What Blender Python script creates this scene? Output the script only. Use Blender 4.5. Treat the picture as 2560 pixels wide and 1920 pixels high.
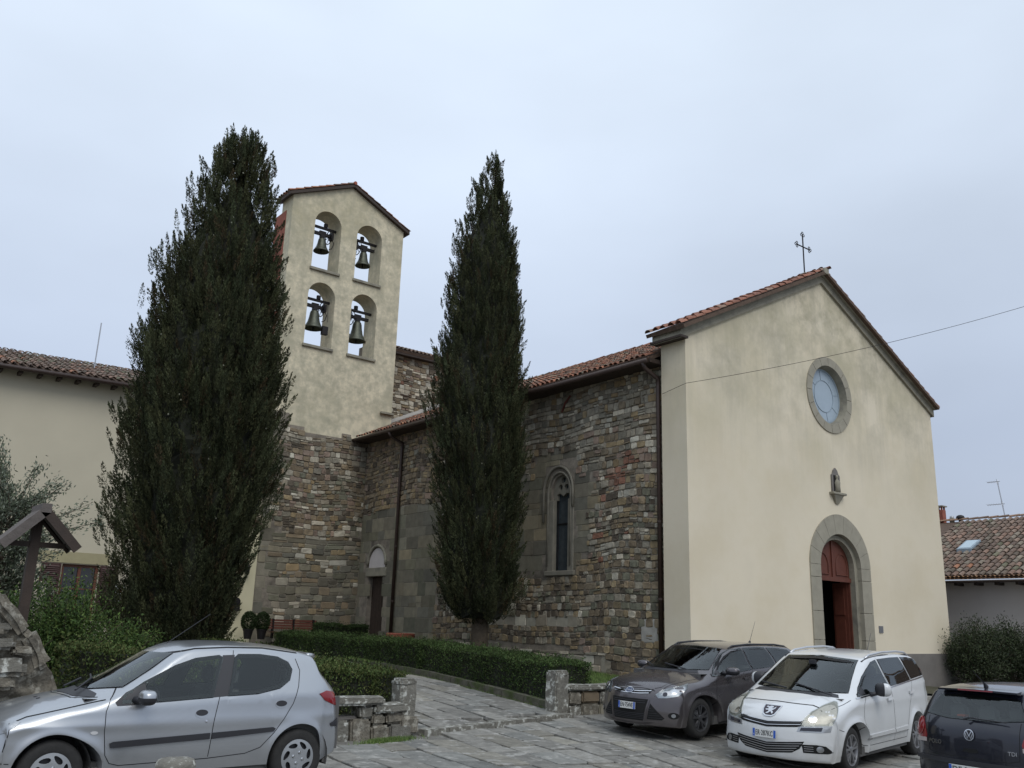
import bpy, bmesh, math, random
import numpy as np
from mathutils import Vector, Matrix
from mathutils.geometry import delaunay_2d_cdt
from mathutils.bvhtree import BVHTree

for o in list(bpy.data.objects): bpy.data.objects.remove(o)
scene = bpy.context.scene
COL = scene.collection
PI = math.pi

# ------------------------------------------------------------------ camera
CAM = Vector((0.0, 0.0, 1.65))
RX = Vector((0.7807, 0.1759, 0.5997)); RZ = Vector((0.0303, -0.9684, 0.2447))
def norm_basis():
    a = Vector((0.78075, -0.62415, 0.03014)).normalized()      # image right in world
    f = Vector((math.cos(math.radians(14.99))*math.sin(math.radians(38.23)),
                math.cos(math.radians(14.99))*math.cos(math.radians(38.23)),
                math.sin(math.radians(14.99)))).normalized()
    a = (a - f*a.dot(f)).normalized()
    u = a.cross(f)
    return a, u, f
cr, cu, cf = norm_basis()
cam = bpy.data.cameras.new('camera')
camo = bpy.data.objects.new('camera', cam); COL.objects.link(camo)
camo.matrix_world = Matrix(((cr.x, cu.x, -cf.x, CAM.x), (cr.y, cu.y, -cf.y, CAM.y), (cr.z, cu.z, -cf.z, CAM.z), (0, 0, 0, 1)))
cam.sensor_width = 36; cam.lens = 32.09; cam.clip_end = 3000; cam.clip_start = .05
scene.camera = camo

# ------------------------------------------------------------------ overcast sky + soft sun
SUN_EL, SUN_AZ = 50, 196          # degrees; azimuth clockwise from +Y
world = bpy.data.worlds.new('World'); scene.world = world; world.use_nodes = True
nt = world.node_tree; N = nt.nodes; L = nt.links
N.clear()
wo = N.new('ShaderNodeOutputWorld'); bg = N.new('ShaderNodeBackground')
sky = N.new('ShaderNodeTexSky'); sky.sky_type = 'NISHITA'; sky.sun_disc = False
sky.sun_elevation = math.radians(SUN_EL); sky.sun_rotation = math.radians(SUN_AZ)
tc = N.new('ShaderNodeTexCoord'); sep = N.new('ShaderNodeSeparateXYZ')
L.new(tc.outputs['Generated'], sep.inputs[0])
ramp = N.new('ShaderNodeValToRGB'); L.new(sep.outputs['Z'], ramp.inputs[0])
els = ramp.color_ramp.elements
els[0].position = 0.0; els[0].color = (3.8, 4.25, 5.15, 1)
els[1].position = 1.0; els[1].color = (7.7, 8.8, 10.2, 1)
e = els.new(.2); e.color = (4.5, 5.2, 6.5, 1)
e = els.new(.62); e.color = (7.0, 7.95, 9.2, 1)
nz = N.new('ShaderNodeTexNoise'); nz.inputs['Scale'].default_value = 1.7; nz.inputs['Detail'].default_value = 5; nz.inputs['Roughness'].default_value = .45
mp = N.new('ShaderNodeMapping'); mp.inputs['Scale'].default_value = (1, 1, 2.2)
L.new(tc.outputs['Generated'], mp.inputs[0]); L.new(mp.outputs[0], nz.inputs['Vector'])
mr = N.new('ShaderNodeMapRange'); mr.inputs['From Min'].default_value = .3; mr.inputs['From Max'].default_value = .7
mr.inputs['To Min'].default_value = .88; mr.inputs['To Max'].default_value = 1.12
L.new(nz.outputs['Fac'], mr.inputs[0])
mul = N.new('ShaderNodeVectorMath'); mul.operation = 'SCALE'
L.new(ramp.outputs[0], mul.inputs[0]); L.new(mr.outputs[0], mul.inputs['Scale'])
mix = N.new('ShaderNodeMix'); mix.data_type = 'RGBA'; mix.inputs[0].default_value = .95
L.new(sky.outputs[0], mix.inputs[6]); L.new(mul.outputs[0], mix.inputs[7])
L.new(mix.outputs[2], bg.inputs[0]); bg.inputs[1].default_value = .1
L.new(bg.outputs[0], wo.inputs[0])
sl = bpy.data.lights.new('sun', 'SUN'); sl.energy = 1.1; sl.angle = math.radians(36); sl.color = (1, .97, .92)
so = bpy.data.objects.new('sun', sl); COL.objects.link(so)
az, el = math.radians(SUN_AZ), math.radians(SUN_EL)
sd = Vector((math.sin(az)*math.cos(el), math.cos(az)*math.cos(el), math.sin(el)))
so.rotation_euler = sd.to_track_quat('Z', 'Y').to_euler()
vs = scene.view_settings; vs.view_transform = 'Standard'; vs.look = 'None'; vs.exposure = .22; vs.gamma = 1; vs.use_curve_mapping = False
scene.render.engine = 'CYCLES'

rng = np.random.default_rng(7); R = random.Random(5)

# ------------------------------------------------------------------ materials
MATS = {}
def M(name, col, rough=.8, metal=0., var=.18, scale=3., bump=.15, bscale=40., tint=False, coat=0., spec=.5, col2=None, thr=(.45, .6), scale2=1., trans=0, detail=6, zgrime=None):
    """colour with world-space mottling, optional second patchy colour, bump"""
    if name in MATS: return MATS[name]
    m = bpy.data.materials.new(name); m.use_nodes = True; nt = m.node_tree; N = nt.nodes; L = nt.links
    b = N['Principled BSDF']; b.inputs['Roughness'].default_value = rough; b.inputs['Metallic'].default_value = metal
    b.inputs['Coat Weight'].default_value = coat; b.inputs['Coat Roughness'].default_value = .04; b.inputs['Specular IOR Level'].default_value = spec
    geo = N.new('ShaderNodeNewGeometry'); P = geo.outputs['Position']
    def noise(s, d=6, r=.55):
        n = N.new('ShaderNodeTexNoise'); n.inputs['Scale'].default_value = s; n.inputs['Detail'].default_value = d; n.inputs['Roughness'].default_value = r
        L.new(P, n.inputs['Vector']); return n.outputs['Fac']
    def mixc(fac, a, b_, mode='MIX'):
        x = N.new('ShaderNodeMix'); x.data_type = 'RGBA'; x.blend_type = mode
        if isinstance(fac, float): x.inputs[0].default_value = fac
        else: L.new(fac, x.inputs[0])
        for i, v in ((6, a), (7, b_)):
            if isinstance(v, tuple): x.inputs[i].default_value = (*v, 1)
            else: L.new(v, x.inputs[i])
        return x.outputs[2]
    def mrange(v, a, b_, c=0., d=1.):
        x = N.new('ShaderNodeMapRange'); x.inputs['From Min'].default_value = a; x.inputs['From Max'].default_value = b_
        x.inputs['To Min'].default_value = c; x.inputs['To Max'].default_value = d; L.new(v, x.inputs[0]); return x.outputs[0]
    c = tuple(col)
    if tint:
        at = N.new('ShaderNodeAttribute'); at.attribute_name = 'tint'; c = at.outputs['Color']
    if col2 is not None:
        c = mixc(mrange(noise(scale2, 8, .62), thr[0], thr[1]), c, tuple(col2))
    if zgrime is not None:                       # list of (axis-limits z0,z1, noise scale, colour, strength): grime patches in a height band
        for (z0, z1, s, gc, st) in zgrime:
            sp = N.new('ShaderNodeSeparateXYZ'); L.new(P, sp.inputs[0])
            f1 = mrange(sp.outputs['Z'], z0, z1)
            if s < 0:
                mpp = N.new('ShaderNodeMapping'); mpp.inputs['Scale'].default_value = (-s, -s, -s*.09); L.new(P, mpp.inputs[0])
                nn_ = N.new('ShaderNodeTexNoise'); nn_.inputs['Scale'].default_value = 1; nn_.inputs['Detail'].default_value = 8; nn_.inputs['Roughness'].default_value = .7; L.new(mpp.outputs[0], nn_.inputs['Vector'])
                f2 = mrange(nn_.outputs['Fac'], .48, .70, 0, st)
            else: f2 = mrange(noise(s, 9, .65), .42, .68, 0, st)
            mm = N.new('ShaderNodeMath'); mm.operation = 'MULTIPLY'; L.new(f1, mm.inputs[0]); L.new(f2, mm.inputs[1])
            c = mixc(mm.outputs[0], c, tuple(gc))
    if var:
        v = mrange(noise(scale, detail), .25, .75, 1-var, 1+var)
        x = N.new('ShaderNodeVectorMath'); x.operation = 'SCALE'
        if isinstance(c, tuple): x.inputs[0].default_value = c
        else: L.new(c, x.inputs[0])
        L.new(v, x.inputs['Scale']); c = x.outputs[0]
    if isinstance(c, tuple): b.inputs['Base Color'].default_value = (*c, 1)
    else: L.new(c, b.inputs['Base Color'])
    if bump:
        bp = N.new('ShaderNodeBump'); bp.inputs['Strength'].default_value = bump; bp.inputs['Distance'].default_value = .02
        L.new(noise(bscale, 5), bp.inputs['Height']); L.new(bp.outputs[0], b.inputs['Normal'])
    if trans: b.inputs['Transmission Weight'].default_value = trans
    MATS[name] = m
    return m

CREAM = (.70, .62, .475)
m_facade = M('facade_plaster', CREAM, .9, var=.05, scale=.9, bump=.08, bscale=25, col2=(.63, .55, .405), thr=(.45, .62), scale2=.45,
             zgrime=[(6.5, 9.0, .8, (.38, .345, .25), .8), (9.0, 11.3, 2.1, (.33, .30, .21), .85), (5.5, 9.5, -2.6, (.40, .365, .27), .55), (4.5, 9, .5, (.50, .45, .30), .6)])
m_towerpl = M('tower_plaster', (.69, .61, .44), .92, var=.07, scale=1.6, bump=.12, bscale=22, col2=(.47, .425, .30), thr=(.50, .66), scale2=.9,
              zgrime=[(7, 9, 2.6, (.36, .34, .25), .8), (15, 17, .6, (.42, .37, .23), .7), (9, 11, 6., (.38, .35, .25), .6), (8, 12, -3.5, (.40, .37, .27), .55)])
m_housepl = M('house_plaster', (.53, .48, .365), .9, var=.05, scale=.8, bump=.05)
m_strippl = M('porch_plaster', (.60, .55, .37), .9, var=.06, scale=1.2, bump=.05)
m_rightpl = M('right_house_plaster', (.56, .51, .47), .9, var=.07, scale=1.2, bump=.08)
m_plinth = M('cement_plinth', (.17, .155, .14), .9, var=.2, scale=2, bump=.3)
m_serena = M('grey_sandstone', (.255, .235, .18), .85, var=.22, scale=3.5, bump=.25, col2=(.19, .175, .14), thr=(.5, .65), scale2=2.2)
m_serenal = M('sandstone_trim', (.30, .275, .215), .85, var=.12, scale=3.5, bump=.18)
m_mortar = M('mortar', (.25, .215, .17), .95, var=.25, scale=6, bump=.6, bscale=25, col2=(.11, .095, .075), thr=(.45, .65), scale2=1.4)
m_stone = M('rubble_stone', (.3, .3, .3), .88, tint=True, var=.34, scale=7, bump=.7, bscale=22, detail=9)
m_ashlar = M('ashlar_stone', (.3, .3, .3), .86, tint=True, var=.22, scale=4, bump=.35, bscale=25, detail=9)
m_tile = M('clay_roof_tile', (.3, .3, .3), .85, tint=True, var=.35, scale=14, bump=.3, bscale=50)
m_roofbed = M('roof_bed', (.10, .065, .045), .95, var=.3, scale=8, bump=.3)
m_slab = M('paving_stone', (.3, .3, .3), .75, tint=True, var=.34, scale=7, bump=.9, bscale=14, detail=10, col2=(.30, .29, .265), thr=(.55, .63), scale2=4.5)
m_grit = M('grit_and_mortar', (.16, .152, .135), .95, var=.35, scale=9, bump=.8, bscale=60, col2=(.27, .26, .235), thr=(.5, .62), scale2=2.4)
m_soil = M('garden_soil', (.06, .055, .03), .95, var=.3, scale=6, bump=.8, bscale=30)
m_grass = M('grass_blades', (.1, .2, .05), .7, tint=True, var=.2, bump=0)
m_lichen = M('lichen_stone', (.17, .16, .135), .92, var=.3, scale=9, bump=1., bscale=22, col2=(.42, .42, .38), thr=(.53, .60), scale2=9)
m_rock = M('rough_rock', (.155, .138, .108), .92, var=.45, scale=11, bump=1., bscale=26, col2=(.32, .30, .25), thr=(.52, .62), scale2=9, detail=10)
m_leaf = M('foliage', (.1, .1, .05), .75, tint=True, var=.12, bump=0, spec=.12)
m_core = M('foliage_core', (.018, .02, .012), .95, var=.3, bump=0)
m_bark = M('bark', (.085, .065, .045), .9, var=.3, scale=12, bump=1., bscale=16)
m_wood = M('dark_wood', (.042, .027, .019), .7, var=.25, scale=6, bump=.3)
m_redwood = M('red_brown_door_wood', (.115, .034, .020), .55, var=.18, scale=5, bump=.12)
m_shutter = M('shutter_paint', (.055, .022, .018), .55, var=.12, bump=.05)
m_greywood = M('weathered_wood', (.115, .098, .088), .85, var=.2, scale=10, bump=.4)
m_gutter = M('brown_gutter_metal', (.045, .027, .02), .5, var=.2, bump=.05)
m_iron = M('dark_iron', (.025, .022, .022), .55, metal=.6, var=.2, bump=.1)
m_bronze = M('bell_bronze', (.085, .09, .07), .5, metal=.7, var=.3, scale=8, bump=.1)
m_terra = M('terracotta', (.30, .085, .05), .8, var=.15, bump=.1)
m_bench = M('bench_paint', (.12, .038, .024), .55, var=.15, bump=.1)
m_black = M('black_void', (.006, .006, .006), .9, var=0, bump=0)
m_brick = M('red_brick', (.26, .08, .05), .9, var=.25, scale=12, bump=.4)
m_white = M('white_enamel', (.7, .7, .7), .5, var=.03, bump=0)
m_lancet = M('lancet_stone', (.20, .182, .142), .88, var=.2, scale=4, bump=.25)
m_lune = M('lunette_plaster', (.52, .48, .46), .9, var=.08, bump=.05)
m_conc = M('pale_flashing', (.36, .34, .31), .9, var=.12, bump=.2)
m_rose = M('frosted_glass', (.33, .40, .46), .25, var=.08, scale=1.5, bump=0, spec=.6)
m_slit = M('leaded_glass', (.05, .06, .065), .22, var=.25, scale=6, bump=.1, spec=.6)
m_lead = M('lead_came', (.27, .33, .375), .6, var=.1, bump=0)
m_skyl = M('skylight_glass', (.35, .45, .5), .08, var=0, bump=0, spec=.9)
m_alu = M('aluminium', (.45, .45, .46), .4, metal=.9, var=.05, bump=0)

# ------------------------------------------------------------------ mesh helpers
def setp(o, label=None, cat=None, group=None, kind=None):
    if label: o['label'] = label
    if cat: o['category'] = cat
    if group: o['group'] = group
    if kind: o['kind'] = kind
    return o
def empty(name, loc, label, cat, rz=0, group=None):
    o = bpy.data.objects.new(name, None); COL.objects.link(o); o.location = loc; o.rotation_euler = (0, 0, rz); o.empty_display_size = .3
    return setp(o, label, cat, group)
def link(name, me, parent=None, local=False):
    o = bpy.data.objects.new(name, me); COL.objects.link(o)
    if parent is not None:
        o.parent = parent
        if not local: o.matrix_parent_inverse = world_of(parent).inverted()
    return o
def world_of(o):
    m = Matrix.LocRotScale(o.location, o.rotation_euler, o.scale)
    if o.parent is not None: m = world_of(o.parent) @ o.matrix_parent_inverse @ m
    return m
def mesh(name, v, f, mat, parent=None, smooth=False, tint=None, local=False, angle=None):
    me = bpy.data.meshes.new(name)
    v = np.asarray(v, dtype=np.float32)
    if isinstance(f, np.ndarray):
        n, k = f.shape
        me.vertices.add(len(v)); me.vertices.foreach_set('co', v.ravel())
        me.loops.add(n*k); me.loops.foreach_set('vertex_index', f.ravel().astype(np.int32))
        me.polygons.add(n); me.polygons.foreach_set('loop_start', (np.arange(n)*k).astype(np.int32))
        me.update(calc_edges=True)
    else:
        me.from_pydata([tuple(map(float, p)) for p in v], [], f); me.update()
    if tint is not None:
        a = me.attributes.new('tint', 'FLOAT_COLOR', 'POINT')
        t = np.ones((len(v), 4), np.float32); t[:, :3] = tint
        a.data.foreach_set('color', t.ravel())
    for m_ in (mat if isinstance(mat, (list, tuple)) else [mat]): me.materials.append(m_)
    if smooth:
        me.polygons.foreach_set('use_smooth', np.ones(len(me.polygons), bool))
        if angle: me.set_sharp_from_angle(angle=math.radians(angle))
    return link(name, me, parent, local)
class MB:
    def __init__(s): s.v = []; s.f = []
    def add(s, v, f):
        n = len(s.v); s.v += [tuple(p) for p in v]; s.f += [[i+n for i in q] for q in f]; return s
    def box(s, a, b, rot=None, c=None):
        x0, y0, z0 = a; x1, y1, z1 = b
        v = [Vector(p) for p in ((x0, y0, z0), (x1, y0, z0), (x1, y1, z0), (x0, y1, z0), (x0, y0, z1), (x1, y0, z1), (x1, y1, z1), (x0, y1, z1))]
        if rot is not None:
            cc = Vector(c) if c is not None else Vector(((x0+x1)/2, (y0+y1)/2, (z0+z1)/2))
            v = [cc + rot @ (p-cc) for p in v]
        return s.add(v, [[0, 3, 2, 1], [4, 5, 6, 7], [0, 1, 5, 4], [1, 2, 6, 5], [2, 3, 7, 6], [3, 0, 4, 7]])
    def tube(s, pts, r, n=8, cap=True):
        pts = [Vector(p) for p in pts]; rs = r if isinstance(r, (list, tuple)) else [r]*len(pts)
        V = []; prev = None
        for i, p in enumerate(pts):
            t = (pts[min(i+1, len(pts)-1)]-pts[max(i-1, 0)]).normalized()
            a = Vector((0, 0, 1)) if abs(t.z) < .9 else Vector((1, 0, 0))
            if prev is not None: a = prev
            u = (a - t*a.dot(t)).normalized(); w = t.cross(u); prev = u
            for k in range(n):
                q = 2*PI*k/n; V.append(p + (u*math.cos(q)+w*math.sin(q))*rs[i])
        F = []
        for i in range(len(pts)-1):
            for k in range(n):
                F.append([i*n+k, i*n+(k+1) % n, (i+1)*n+(k+1) % n, (i+1)*n+k])
        if cap: F += [list(range(n))[::-1], list(range((len(pts)-1)*n, len(pts)*n))]
        return s.add(V, F)
    def lathe(s, prof, c, n=24, axis='Z'):
        V = []; F = []; c = Vector(c)
        for (r, h) in prof:
            for k in range(n):
                a = 2*PI*k/n
                d = Vector((r*math.cos(a), r*math.sin(a), h)) if axis == 'Z' else Vector((r*math.cos(a), h, r*math.sin(a)))
                V.append(c+d)
        for i in range(len(prof)-1):
            for k in range(n):
                q = [i*n+k, i*n+(k+1) % n, (i+1)*n+(k+1) % n, (i+1)*n+k]
                F.append(q if axis == 'Z' else q[::-1])
        return s.add(V, F)
    def prism(s, poly, f0, f1):
        """poly: 2D pts, f0/f1 map 2D->3D for the two ends"""
        n = len(poly); V = [f0(*p) for p in poly]+[f1(*p) for p in poly]
        F = [list(range(n))[::-1], list(range(n, 2*n))]+[[i, (i+1) % n, n+(i+1) % n, n+i] for i in range(n)]
        return s.add(V, F)
    def build(s, name, mat, parent=None, smooth=False, angle=None, tint=None, local=False):
        o = mesh(name, s.v, s.f, mat, parent, smooth, tint, local, angle)
        bm = bmesh.new(); bm.from_mesh(o.data); bmesh.ops.recalc_face_normals(bm, faces=bm.faces); bm.to_mesh(o.data); bm.free()
        return o
def box(name, a, b, mat, parent=None, bevel=0, rot=None):
    mb = MB().box(a, b, rot); o = mb.build(name, mat, parent)
    if bevel:
        bm = bmesh.new(); bm.from_mesh(o.data)
        bmesh.ops.bevel(bm, geom=bm.edges[:], offset=bevel, segments=2, affect='EDGES', profile=.5); bm.to_mesh(o.data); bm.free()
    return o
def arc(cx, cy, r, a0, a1, n): return [(cx+r*math.cos(a0+(a1-a0)*i/n), cy+r*math.sin(a0+(a1-a0)*i/n)) for i in range(n+1)]
def pip(u, z, P):
    c = False; n = len(P)
    for i in range(n):
        (x0, y0), (x1, y1) = P[i], P[(i+1) % n]
        if (y0 > z) != (y1 > z) and u < (x1-x0)*(z-y0)/(y1-y0)+x0: c = not c
    return c
def plate(outer, holes, mp, d0, d1, mat, name, parent=None):
    """polygon with holes extruded from depth d0 (outer face) to d1; mp(u,z,d)->xyz"""
    pts = []; edges = []; loops = [outer]+holes
    faces_in = []
    for lp in loops:
        b = len(pts); pts += [Vector(p) for p in lp]; n = len(lp)
        edges += [(b+i, b+(i+1) % n) for i in range(n)]
    r = delaunay_2d_cdt(pts, edges, [], 0, 1e-5)
    V2 = r[0]; F2 = []
    for f in r[2]:
        c = sum((V2[i] for i in f), Vector((0, 0)))/len(f)
        if pip(c.x, c.y, outer) and not any(pip(c.x, c.y, q) for q in holes): F2.append(f)
    n = len(V2)
    V = [mp(p.x, p.y, d0) for p in V2]+[mp(p.x, p.y, d1) for p in V2]
    F = [list(f) for f in F2]+[[i+n for i in f][::-1] for f in F2]
    cnt = {}
    for f in F2:
        for i in range(len(f)):
            k = (f[i], f[(i+1) % len(f)]); cnt[frozenset(k)] = cnt.get(frozenset(k), [])+[k]
    for k, l in cnt.items():
        if len(l) == 1: a, b = l[0]; F.append([b, a, a+n, b+n])
    mb = MB().add(V, F)
    return mb.build(name, mat, parent)
def XF(X): return lambda u, z, d: (X+d, u, z)     # wall facing -X, depth goes +X
def YF(Y): return lambda u, z, d: (u, Y+d, z)     # wall facing -Y
def text(s, size, mat, parent, loc, right, up, name='lettering', ext=.002, sx=1., fit=None):
    cu_ = bpy.data.curves.new('t', 'FONT'); cu_.body = s; cu_.size = size; cu_.align_x = 'CENTER'; cu_.align_y = 'CENTER'; cu_.extrude = ext; cu_.resolution_u = 3
    o = bpy.data.objects.new('t', cu_); COL.objects.link(o)
    dg = bpy.context.evaluated_depsgraph_get(); me = bpy.data.meshes.new_from_object(o.evaluated_get(dg)); bpy.data.objects.remove(o)
    if fit: xs_ = [v.co.x for v in me.vertices]; sx = fit/(max(xs_)-min(xs_))
    right = Vector(right).normalized(); up = Vector(up).normalized(); nn = right.cross(up)
    mw = Matrix(((right.x*sx, up.x, nn.x, loc[0]), (right.y*sx, up.y, nn.y, loc[1]), (right.z*sx, up.z, nn.z, loc[2]), (0, 0, 0, 1)))
    me.transform(mw); me.materials.clear(); me.materials.append(mat)
    return link(name, me, parent, True)
def camdist(p): return (Vector(p)-CAM).length

# ------------------------------------------------------------------ ground height
_gy = [-20, 4, 5.5, 8, 9, 10, 11, 12.5, 15.5, 19, 31, 40]; _gz = [-.6, -.33, -.28, -.22, -.19, -.12, -.03, .03, .235, .43, .79, 1.0]
_ly = [-20, 4, 9.6, 11.2, 12.5, 15.5, 19, 31, 40]; _lz = [-.45, -.18, -.06, -.05, .03, .235, .43, .79, 1.0]
def h(x, y):
    y = min(max(y, -20), 40); k = min(max((x-6)/5, 0), 1); k = k*k*(3-2*k)
    g = float(np.interp(y, _gy, _gz))+.01*(min(max(x, 9), 24)-12.5)*(1-min(max((y-11.5)/3, 0), 1))
    return k*g+(1-k)*float(np.interp(y, _ly, _lz))
xs = np.unique(np.concatenate([[-600, -200, -60], np.arange(-24, 60, 1.), [80, 200, 600]])); ys = np.unique(np.concatenate([[-600, -200, -60, -20], np.arange(-8, 44, .7), [60, 200, 600]]))
gv = [(x, y, h(x, y)-.035) for y in ys for x in xs]; nx = len(xs)
gf = [[j*nx+i, j*nx+i+1, (j+1)*nx+i+1, (j+1)*nx+i] for j in range(len(ys)-1) for i in range(nx-1)]
setp(mesh('ground', gv, gf, m_grit, smooth=True), kind='structure')
# ------------------------------------------------------------------ masonry and tiles
PAL = dict(
 brown=(.175, .138, .094), dark=(.092, .074, .055), grey=(.178, .163, .13), pale=(.385, .355, .295), ochre=(.22, .168, .10),
 red=(.20, .10, .068), pink=(.215, .158, .125), green=(.135, .13, .095), ash=(.165, .150, .112), ashd=(.125, .116, .092), ashy=(.19, .165, .115), mid=(.235, .21, .168))
def pick(w):
    k = list(w); t = R.random()*sum(w.values()); a = 0
    for n in k:
        a += w[n]
        if t < a: break
    c = PAL[n]; f = R.uniform(.72, 1.2)*1.2; g = R.uniform(.98, 1.05)
    return (c[0]*f*g, c[1]*f, c[2]*f/g*.96)
def cells(u0, u1, z0, z1, hr, wr, keep, mixf, proud=.02, joint=.014, split=.3, wob=.0, rough=1.):
    out = []; z = z0
    ph = R.uniform(0, 6)
    while z < z1:
        H = R.uniform(*hr); zt = min(z+H, z1)
        u = u0 - R.uniform(0, wr[1]*.5)
        while u < u1:
            W = R.uniform(*wr)*(1 if R.random() > .15 else 1.5)
            a, b = max(u, u0), min(u+W, u1)
            if b-a > .05:
                parts = [(z, zt)]
                if R.random() < split and H > .13: k = R.uniform(.35, .65); parts = [(z, z+H*k), (z+H*k, zt)]
                for (p, q) in parts:
                    sub = [(a, b)]
                    if len(parts) > 1 and b-a > .3 and R.random() < .5: mmm = a+(b-a)*R.uniform(.35, .65); sub = [(a, mmm), (mmm, b)]
                    for (s, t) in sub:
                        cu_, cz = (s+t)/2, (p+q)/2
                        if keep(cu_, cz):
                            out.append((s, t, p, q, pick(mixf(cu_, cz)), proud*R.uniform(.3, 1.5), joint, wob, ph, rough))
            u += W
        z = zt
    return out
def stone_geo(c, mp):
    s, t, p, q, col, pr, j, wob, ph, rough = c
    W, H = t-s, q-p; j = min(j, W*.2, H*.2); a = min(W, H)
    k = .10*a*rough
    o = []
    r = lambda x: R.uniform(-x, x)
    e = a*.16*rough
    x0, x1, y0, y1 = s+j/2, t-j/2, p+j/2, q-j/2
    base = [(x0+e, y0), (x1-e, y0), (x1, y0+e), (x1, y1-e), (x1-e, y1), (x0+e, y1), (x0, y1-e), (x0, y0+e)]
    base = [(x+r(k*.5), y+r(k*.5)) for x, y in base]
    cx_, cy_ = (s+t)/2, (p+q)/2; ins = .86 if rough > .6 else .955
    w = lambda u, z: z + wob*(math.sin(u*1.1+ph*.1)+.5*math.sin(u*2.7+z*.8))
    V = [mp(x, w(x, y), .03) for x, y in base]
    V += [mp(x, w(x, y), -pr*.45) for x, y in base]
    V += [mp(cx_+(x-cx_)*ins, w(x, cy_+(y-cy_)*ins), -pr*(1+r(.3*rough))) for x, y in base]
    F = []
    for i in range(8):
        m_ = (i+1) % 8
        F += [[i, m_, 8+m_, 8+i], [8+i, 8+m_, 16+m_, 16+i]]
    F.append(list(range(16, 24)))
    return V, F
def masonry(parent, cl, mp, mat, keepn=300, name='stone', geo=stone_geo):
    flip = (Vector(mp(1, 0, 0))-Vector(mp(0, 0, 0))).cross(Vector((0, 0, 1))).dot(Vector(mp(0, 0, 1))-Vector(mp(0, 0, 0))) > 0
    def score(c):
        P = mp((c[0]+c[1])/2, (c[2]+c[3])/2, 0); return -(c[1]-c[0])*(c[3]-c[2])/camdist(P)**2
    cl = sorted(cl, key=score)
    V2 = []; F2 = []; T2 = []
    for i, c in enumerate(cl):
        V, F = geo(c, mp)
        if not flip: F = [f[::-1] for f in F]
        if i < keepn: mesh(name, V, F, mat, parent, tint=np.tile(c[4], (len(V), 1)))
        else:
            n = len(V2); V2 += V; F2 += [[x+n for x in f] for f in F]; T2 += [c[4]]*len(V)
    if V2: setp(mesh(name+'work_rest' if name == 'stone' else name+'_rest', V2, F2, mat, parent, tint=np.array(T2)), kind='stuff')

def tile_geo(P, eu, ev, nn, wd, ln, r=None):
    r = r or wd*.5; V = []; n = 5
    for j, (s, sc) in enumerate(((0, 1.), (ln, .82))):
        for th in (0, .014):
            for i in range(n+1):
                a = PI*i/n; rr = (r-th)*sc
                V.append(P + ev*s + eu*(rr*math.cos(a)) + nn*(rr*math.sin(a)*.8 + (.012 if j == 0 else -.006)))
    m_ = n+1; F = []
    for i in range(n):
        F.append([i, i+1, 2*m_+i+1, 2*m_+i]); F.append([i, m_+i, m_+i+1, i+1])
    return V, F
TPAL = [((.20, .085, .05), 4), ((.27, .11, .06), 3), ((.13, .075, .05), 3), ((.15, .125, .09), 2), ((.33, .15, .08), 1.2), ((.09, .075, .055), 1.5), ((.25, .18, .12), 1)]
TMOSS = [((.145, .10, .075), 4), ((.185, .128, .095), 4), ((.11, .083, .06), 3), ((.20, .125, .09), 2), ((.20, .165, .125), 1.6), ((.27, .125, .07), .25), ((.13, .12, .075), 1)]
TRED = [((.23, .095, .058), 5), ((.28, .125, .08), 3), ((.17, .075, .05), 3), ((.22, .14, .10), 1.5)]
def tiles(parent, P0, eu, ev, lu, lv, pal, pu=.21, pv=.36, keepn=300, jit=1., skip=None, bed=True, name='roof_tile'):
    P0, eu, ev = Vector(P0), Vector(eu).normalized(), Vector(ev).normalized()
    nn = eu.cross(ev).normalized()
    if nn.z < 0: nn = -nn
    if bed:
        a = P0-nn*.02; q = [a, a+eu*lu, a+eu*lu+ev*lv, a+ev*lv]
        mesh('roof_deck', q+[p-nn*.10 for p in q], [[0, 1, 2, 3], [7, 6, 5, 4], [0, 4, 5, 1], [1, 5, 6, 2], [2, 6, 7, 3], [3, 7, 4, 0]], m_roofbed, parent)
    L_ = []
    tot = sum(w for _, w in pal)
    for i in range(int(lu/pu)):
        for j in range(int(lv/pv+.5)):
            if skip and skip(i*pu+pu/2, j*pv+pv/2): continue
            t = R.random()*tot; a = 0
            for c, w in pal:
                a += w
                if t < a: break
            f = R.uniform(.75, 1.25); c = tuple(x*f for x in c)
            P = P0+eu*(i*pu+pu/2+R.uniform(-.012, .012)*jit)+ev*(j*pv-.04+R.uniform(-.015, .015)*jit)+nn*(.012+R.uniform(0, .012)*jit)
            e2 = (ev+eu*R.uniform(-.05, .05)*jit).normalized()
            L_.append((P, e2, c))
            # pan tile below (concave), drawn as part of the joined rest
    L_.sort(key=lambda t: (t[0]-CAM).length)
    V2 = []; F2 = []; T2 = []
    for i, (P, e2, c) in enumerate(L_):
        V, F = tile_geo(P, eu, e2, nn, pu*.80, pv*1.12)
        if i < keepn: mesh(name, V, F, m_tile, parent, tint=np.tile(c, (len(V), 1)), smooth=True, angle=60)
        else:
            n = len(V2); V2 += V; F2 += [[x+n for x in f] for f in F]; T2 += [c]*len(V)
    if V2: setp(mesh(name+'s_rest', V2, F2, m_tile, parent, tint=np.array(T2), smooth=True, angle=60), kind='stuff')

# ================================================================== CHURCH
church = empty('church', (24.6, 15.5, h(24.6, 15.5)), 'large stone church with a cream plastered gabled front, round window and arched door', 'church')
FX0, FX1, FY, FA = 18.08, 31.12, 15.5, (24.66, 12.68)
EZ = 9.42
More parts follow.
